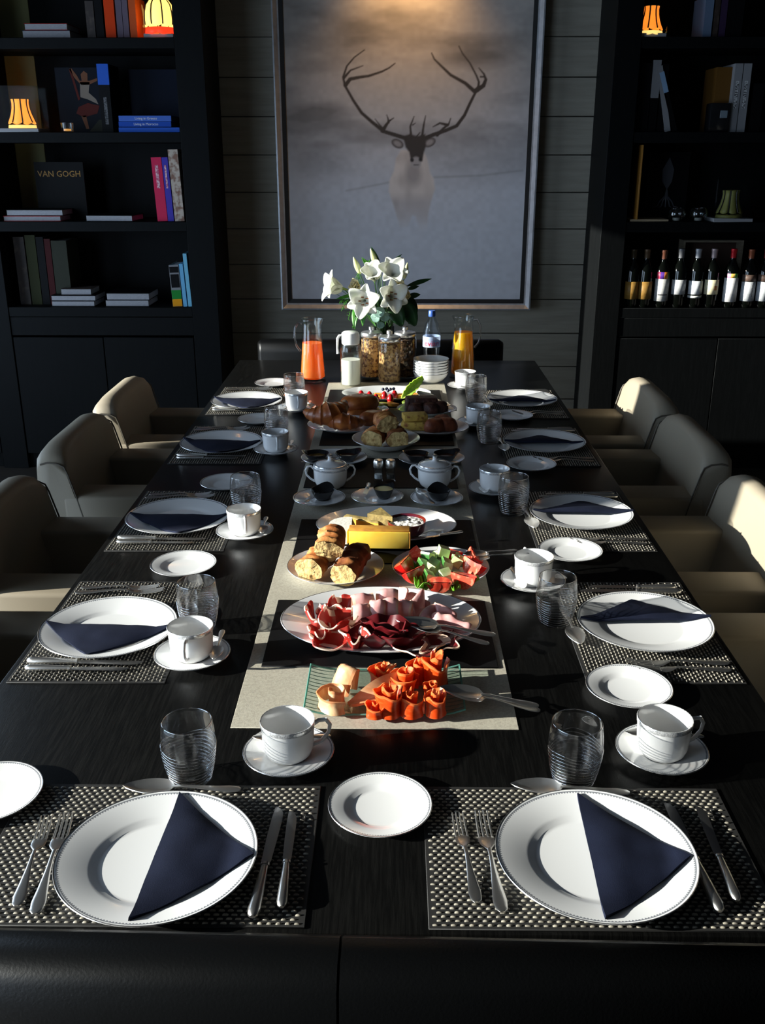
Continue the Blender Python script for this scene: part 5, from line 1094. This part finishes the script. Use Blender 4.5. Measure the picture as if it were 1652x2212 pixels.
for i, (yt, yb, z_, m_, tx) in enumerate(((276, 286, 0, blu, ''), (265, 276, .0255, cover('mid_blue', (30, 74, 168)), 'Living in Morocco'), (253, 265, .051, cover('light_blue', (70, 106, 190)), 'Living in Greece'))):
    t, w_, hh = sb(('bottom', 'middle', 'top')[i]+' blue book of the flat stack on the second shelf', 257, (388, 370, 370)[i], yt, yb, SH[1]+z_, m_, BF+.03)
    if tx: text(tx, .017, prn, t, (w_*.52, -.0003, hh/2), (PI/2, 0, 0))
t = thing('tealight', 'small amber tealight glass before the dancer book', 'candle', V(146, 282, BF+.06), 0); t.location.z = SH[1]+.0005
G().lathe([(0, 0), (.028, 0), (.031, .004), (.033, .045), (.031, .045), (.029, .006), (0, .005)], 24).obj('glass', m_thin, t); G().lathe([(0, .006), (.018, .006), (.018, .016), (0, .017)], 16).obj('candle', mat('amber_glow', (.8, .4, .1), .5, emit=(1, .45, .1), es=.6), t)
# left, third shelf
t, w_, h = cb('black book with gold VAN GOGH title on the cover', 72, 178, 350, 2, cover('near_black', (9, 9, 10)), BF+.20)
tt = text('VAN GOGH', w_*.165, gld, t, (.0204, w_*.5, h*.79), (PI/2, 0, PI/2), .0003)
fb('red book at the bottom of the flat pile before VAN GOGH', 8, 132, 466, 481, SH[2], red, BF+.03, .2, 0, .026); fb('dark book on top of the flat pile before VAN GOGH', 14, 136, 452, 466, SH[2]+.027, blk, BF+.03, .2, 0, .03)
fb('thin dark book lying alone on the third shelf', 186, 288, 468, 481, SH[2], blk, BF+.03, .2, R(-3)); 
for lab, x0, x1, yt, m_, tx in (('crimson upright book on the third shelf', 330, 352, 340, pnk, 'x'), ('violet upright book beside the crimson one', 353, 366, 340, vio, 'x'), ('cream patterned upright book at the shelf end', 367, 388, 323, crm, '')):
    t, th, h = ub(lab, x0, x1, yt, 2, m_, BF+.03, -2.0)
    G().box(th*.32, th*.62, -.0008, .0004, h*.52, h*.88).obj('spine_print', mat('faint_print', s(226, 196, 200), .6, var=(90, s(190, 90, 120), .45, .55)), t, sharp=None) if tx else None
# left counter
for lab, x0, x1, yt, m_ in (('brown patterned upright book at the counter end', 27, 50, 512, brn), ('olive upright book on the left counter', 52, 74, 508, olv), ('black upright book beside the olive one', 76, 92, 512, blk), ('dark red upright book on the left counter', 94, 107, 516, cover('dark_red', (60, 14, 16))), ('wide grey-green upright book on the left counter', 109, 142, 520, grn)): ub(lab, x0, x1, yt, 3, m_, BF+.10)
fb('bottom book of the left flat stack of three', 112, 205, 652, 664, SH[3], blk, BF+.03); fb('middle book of the left flat stack of three', 111, 207, 640, 652, SH[3]+.029, blk, BF+.03); fb('top small book of the left flat stack of three', 132, 198, 627, 640, SH[3]+.058, brn, BF+.05, .16)
fb('bottom book of the right flat stack of two', 228, 322, 648, 662, SH[3], blk, BF+.03, .22); fb('top book of the right flat stack of two', 230, 323, 633, 648, SH[3]+.034, blk, BF+.03, .22)
t, th, h = ub('small white, green and yellow paperback at the counter end', 367, 388, 573, 3, wht, BF+.03, -2); 
G().box(.0006, th-.0006, -.0008, .001, .001, h*.18).obj('spine_print', cover('yellow', (226, 150, 20)), t, sharp=None); G().box(.0006, th-.0006, -.0008, .001, h*.18, h*.40).obj('spine_print', cover('green', (30, 130, 50)), t, sharp=None); G().box(.004, th-.003, -.0008, .001, h*.46, h*.78).obj('spine_print', blk, t, sharp=None); G().box(.002, th-.002, -.0008, .001, h*.82, h*.96).obj('spine_print', blk, t, sharp=None)
ub('thin sky blue book beside the paperback', 390, 398, 570, 3, cyn, BF+.03, -2.5); ub('tall pale blue book leaning at the counter end', 399, 407, 548, 3, cyn2, BF+.03, -2.5)
# small stained-glass lamps in clear boxes
def lamp(label, cx, sh, yw, col, es, col2, lit=True, dome=False, hpx=70, boxpx=95, Y=BF+.08):
    c_ = V(cx, 0, Y); zb = SH[sh]+.0005; u_ = (V(cx+1, yw, Y)-V(cx, yw, Y)).length; hh = hpx*u_; bw = boxpx*u_/2; c_ = V(cx, yw, Y)
    t = thing('lantern', label, 'lamp', (c_.x, Y, zb), 0, 'stained-glass lanterns in clear boxes')
    G().box(-bw, bw, -bw*.8, bw*.8, 0, .018, .002, 1).obj('base', mat('lantern_base', (.28, .28, .29), .5), t)
    G().box(-bw, bw, -bw*.8, bw*.8, .0185, hh*1.38, .001, 1).obj('clear_box', m_acryl, t, sharp=None)
    G().lathe([(0, .0185), (.02, .0185), (.006, .026), (.006, hh*.4), (0, hh*.4)], 12).obj('foot', m_case, t)
    n = 8; prof = [(1.0, .30), (.88, .40), (.74, .55), (.64, .72), (.60, .88), (.64, 1.0)] if not dome else [(.98, .34), (1.0, .45), (.97, .65), (.86, .83), (.62, .96), (.25, 1.04)]
    r0 = hh*.42 if not dome else hh*.40
    sh_m = mat('shade_%s' % label.split()[0], col, .5, trans=.4, emit=col if lit else None, es=es if lit else 0, var=None); rib_m = mat('lead_rib', (.012, .009, .006), .5); sk = mat('skirt_%s' % label.split()[0], col2, .5, trans=.4, emit=col2 if lit else None, es=es*(1.1 if not dome else .8) if lit else 0)
    for k in range(n):
        a0, a1 = 2*PI*k/n+.05+PI/8, 2*PI*(k+1)/n-.05+PI/8
        G().sheet([[(r*r0*math.cos(a)*(1+.05*math.sin(PI*q2/4)), r*r0*math.sin(a)*(1+.05*math.sin(PI*q2/4)), z_*hh-(.05*hh*math.sin(PI*q2/4) if i == 0 else 0)) for q2, a in enumerate(np.linspace(a0, a1, 5))] for i, (r, z_) in enumerate(prof)], .002).obj('glass_panel', sh_m, t, sharp=180)
        a = 2*PI*k/n+PI/8; G().tube([(r*r0*1.03*math.cos(a), r*r0*1.03*math.sin(a), z_*hh) for r, z_ in prof], .0035, 6).obj('rib', rib_m, t)
    zl = prof[0][1]*hh
    G().sheet([[(r0*k2*math.cos(a), r0*k2*math.sin(a), zl-.012-d_*hh*(.8+.3*abs(math.sin(a*4)))) for a in np.linspace(0, 2*PI, 65)] for k2, d_ in ((1.0, .0), (1.05, .12 if not dome else .17))], .002).obj('skirt', sk, t, sharp=180)
    if lit:
        l_ = bpy.data.lights.new('lantern_bulb', 'POINT'); l_.energy = .15; l_.color = (1, .6, .25); l_.shadow_soft_size = .015; o = bpy.data.objects.new('lantern_bulb', l_); COL.objects.link(o); o.parent = t; o.location = (0, 0, hh*.55)
    return t
lamp('yellow and red domed lantern lit on the top left shelf', 345, 0, 40, (1, .80, .28), 1.5, (1, .07, .02), True, True, 78, 64)
lamp('amber flared lantern lit at the left frame edge', 45, 1, 240, (1, .50, .08), 1.0, (1, .78, .30), True, False, 66, 92)
lamp('orange flared lantern lit on the top right shelf', 1405, 0, 45, (1, .42, .05), .9, (1, .80, .32), True, False, 62, 62)
lamp('unlit olive-yellow lantern in a clear box on the right shelf', 1578, 2, 430, (.32, .30, .08), 0, (.30, .28, .08), False, False, 64, 84)
# right bookcase
ub('blue-grey upright book on the top right shelf', 1526, 1544, -10, 0, cover('slate_blue', (90, 106, 128))); ub('brown upright book beside the blue-grey one', 1547, 1558, -8, 0, brn); ub('dark violet upright book at the top right', 1560, 1574, -6, 0, cover('plum', (50, 36, 60))); ub('black wide book at the upper right corner', 1576, 1610, -6, 0, blk)
for lab, x0, x1, yt, m_ in (('black upright book nearest the upright on second shelf', 1368, 1384, 140, blk), ('second black upright book on the right shelf', 1386, 1410, 136, blk), ('black book with a white upper spine', 1412, 1429, 130, blk), ('narrow black book right of the white-topped one', 1431, 1446, 138, blk)):
    t, th, h = ub(lab, x0, x1, yt, 1, m_, BF+.06)
    if 'white' in lab and 'right' not in lab: G().box(-.0005, th+.0005, -.0008, .01, h*.48, h+.0004).obj('spine_print', wht, t, sharp=None)
ub('slim white book leaning to the right on the shelf', 1450, 1462, 140, 1, wht, BF+.05, -13); t, th, h = ub('leaning dark book with a pale blue top', 1466, 1476, 150, 1, blk, BF+.05, -19); G().box(-.0005, th+.0005, -.0008, .012, h*.66, h+.0004).obj('spine_print', cover('ice_blue', (130, 158, 186)), t, sharp=None)
ub('ochre and brown book before the white volumes', 1550, 1586, 145, 1, yel, BF+.10); t, th, h = ub('left thick white volume on the right shelf', 1589, 1606, 137, 1, wht); t2, th, h = ub('right thick white volume on the right shelf', 1608, 1625, 137, 1, wht); ub('dark upright book at the right frame edge', 1630, 1652, 180, 1, blk)
for q2 in (t, t2): G().box(th*.3, th*.7, -.0008, .0004, h*.35, h*.75).obj('spine_print', mat('dark_lettering', s(60, 60, 60), .6, var=(150, s(190, 190, 190), .45, .55)), q2, sharp=None)
t = thing('black_box', 'small black cube with a glassy square face on right shelf', 'clock', V(1547, 283, BF+.07)); t.location.z = SH[1]+.0005; G().box(-.05, .05, -.03, .05, 0, .135, .006, 2).obj('case', m_black, t); G().box(-.0, .036, -.033, -.0301, .065, .10, .001, 1).obj('face', mat('pale_glass', s(110, 122, 130), .2), t)  # plain black box, pale square put on the front for its shiny spot
t = thing('bookend', 'thin upright brass-edged board on a pale slab', 'bookend', V(1366, 474, BF+.10), 0); t.location.z = SH[2]+.0005; t.rotation_euler = (0, R(4), R(8)); G().box(-.004, .004, -.09, .09, .012, .37, .001, 1).obj('board', mat('brass_board', s(150, 104, 40), .5), t); G().box(-.03, .17, -.07, .07, 0, .012, .002, 1).obj('slab', mat('pale_slab', s(170, 150, 120), .6), t)
t.rotation_euler = (0, 0, 0)
t = thing('framed_emblem', 'black standing panel with a dull silver squid-like emblem', 'picture', V(1434, 470, BF+.24), 0); t.location.z = SH[2]+.0005; G().box(-.11, .11, 0, .02, 0, .34, .003, 1).obj('panel', blk, t)
em = mat('dull_silver', s(70, 72, 80), .5)
for pts in ([(0, .31), (.028, .25), (.022, .19), (0, .15), (-.028, .19), (-.032, .25)], [(-.004, .15), (.004, .15), (.012, .10), (-.012, .10)]): G().loft([[(x, -.0002, z_) for x, z_ in pts], [(x, -.003, z_) for x, z_ in pts]]).obj('emblem', em, t, sharp=None)
for k in range(5):
    sg = (-2, -1, 0, 1, 2)[k]; G().tube([(sg*.004, -.002, .115), (sg*.016, -.002, .09), (sg*.022, -.002, .065), (sg*.034, -.002, .06)], [.004, .0035, .003, .0015], 6).obj('emblem', em, t)
for i, x in enumerate((1460, 1507)):
    t = thing('votive', ('left', 'right')[i]+' small round glass votive beside the unlit lantern', 'candle holder', V(x, 476, BF+.06), 0, 'round glass votives'); t.location.z = SH[2]+.0005
    G().lathe([(0, 0), (.026, 0), (.042, .016), (.046, .038), (.040, .062), (.034, .070), (.032, .070), (.038, .060), (.0435, .038), (.039, .017), (.024, .004), (0, .004)], 32).obj('glass', m_thin, t, sharp=180); G().lathe([(0, .0045), (.019, .0045), (.019, .018), (0, .019)], 16).obj('candle', mat('wax', (.30, .29, .26), .6), t)
t = thing('crate', 'shallow wooden box standing behind the wine bottles', 'box', V(1533, 600, BF+.20), 0); t.location.z = SH[3]+.0005; m_cr = mat('pale_wood', s(120, 110, 92), .7, var=(20, s(96, 86, 70), .4, .7, (1, 1, 8)))
G().box(-.16, .16, .09, .1, 0, .33).obj('back', mat('brown_wood', s(60, 40, 30), .7), t, sharp=None)
for a, b, c, d in ((-.16, -.15, 0, .33), (.15, .16, 0, .33), (-.15, .15, 0, .01), (-.15, .15, .32, .33)): G().box(a, b, 0, .0899, c, d).obj('side', m_cr, t, sharp=None)
m_bot = mat('dark_wine_glass', (.0015, .002, .0015), .07)
def lab_mat(n, c, c2=None): return mat('wine_label_'+n, s(*c), .55, var=(60, s(*(c2 or [max(0, v_-25) for v_ in c])), .5, .7))
WINE = ((1360, 'gold', (150, 112, 50), .045, .135, (60, 48, 30)), (1388, 'gold', (150, 112, 50), .045, .135, (90, 70, 50)), (1424, 'colour block', (206, 204, 200), .035, .150, (96, 56, 40)), (1460, 'silver-grey', (196, 196, 196), .070, .145, (110, 110, 112)), (1496, 'white', (232, 234, 236), .070, .140, (170, 172, 178)), (1530, 'cream', (232, 222, 186), .070, .145, (180, 160, 160)), (1571, 'tall colour block', (234, 232, 230), .032, .155, (190, 24, 36)), (1609, 'white banded', (210, 212, 214), .036, .135, (150, 84, 56)), (1642, 'white banded', (210, 212, 214), .036, .135, (140, 50, 50)))
for i, (x, nm, lc, l0, l1, cc) in enumerate(WINE):
    q_ = V(x, 664, BF+.046); t = thing('wine_bottle', ('first', 'second', 'third', 'fourth', 'fifth', 'sixth', 'seventh', 'eighth', 'last')[i]+' wine bottle from the left, '+nm+' label', 'bottle', (q_.x, BF+.046, SH[3]+.0005), 0, 'wine bottles on the right counter')
    hs = (1.0, 1.0, .985, 1.01, 1.01, 1.01, 1.01, 1.0, 1.0)[i]*.995
    G().lathe([(0, .012), (.02, .004), (.034, 0), (.0370, .004), (.0375, .02), (.0375, .18*hs), (.035, .200*hs), (.024, .222*hs), (.0155, .240*hs), (.0140, .262*hs), (.0140, .288*hs), (.0155, .289*hs), (.0155, .297*hs), (0, .298*hs)], 32).obj('glass', m_bot, t, sharp=180)
    G().lathe([(.0146, .246*hs), (.0148, .285*hs), (.0163, .2875*hs), (.0163, .2985*hs), (.0145, .300*hs), (0, .3003*hs)], 20).obj('capsule', mat('foil_%d' % i, s(*cc), .4, .3), t)
    def band(z0, z1, m_, a0=-80, a1=80, nm_='label', r=.0379): G().sheet([[(r*math.sin(a), -r*math.cos(a), z_) for a in np.linspace(R(a0), R(a1), 22)] for z_ in (z0, z1)], .0003).obj(nm_, m_, t, sharp=180)
    band(l0, l1, lab_mat(nm.replace(' ', '_'), lc))
    if i == 2:
        for k, c3 in enumerate(((200, 60, 90), (84, 40, 140), (216, 130, 40), (70, 110, 50))): band(.150, .186*.995, lab_mat('block%d' % k, c3), -62+k*31, -31+k*31)
        band(.066, .071, bpr, -40, 40, 'label_print', .0383)
    if i == 6:
        for k, c3 in enumerate(((230, 160, 200), (240, 190, 90), (110, 170, 80))): band(.155, .178, lab_mat('tblock%d' % k, c3), -50+k*30, -20+k*30)
    if i == 4: band(.052, .064, lab_mat('strip', (210, 210, 206)))
    if i == 5: G().sheet([[(.0383*math.sin(a), -.0383*math.cos(a), z_) for a in np.linspace(R(10), R(40), 8)] for z_ in (.092, .115)], .0003).obj('label_print', lab_mat('crest', (190, 130, 80)), t)
    if i >= 7: band(.138, .172, lab_mat('band', (96, 76, 66))); band(.06, .12, mat('vertical_print', s(120, 120, 124), .6, var=(120, s(200, 200, 200), .45, .6)), 12, 24, 'label_print', .0383)
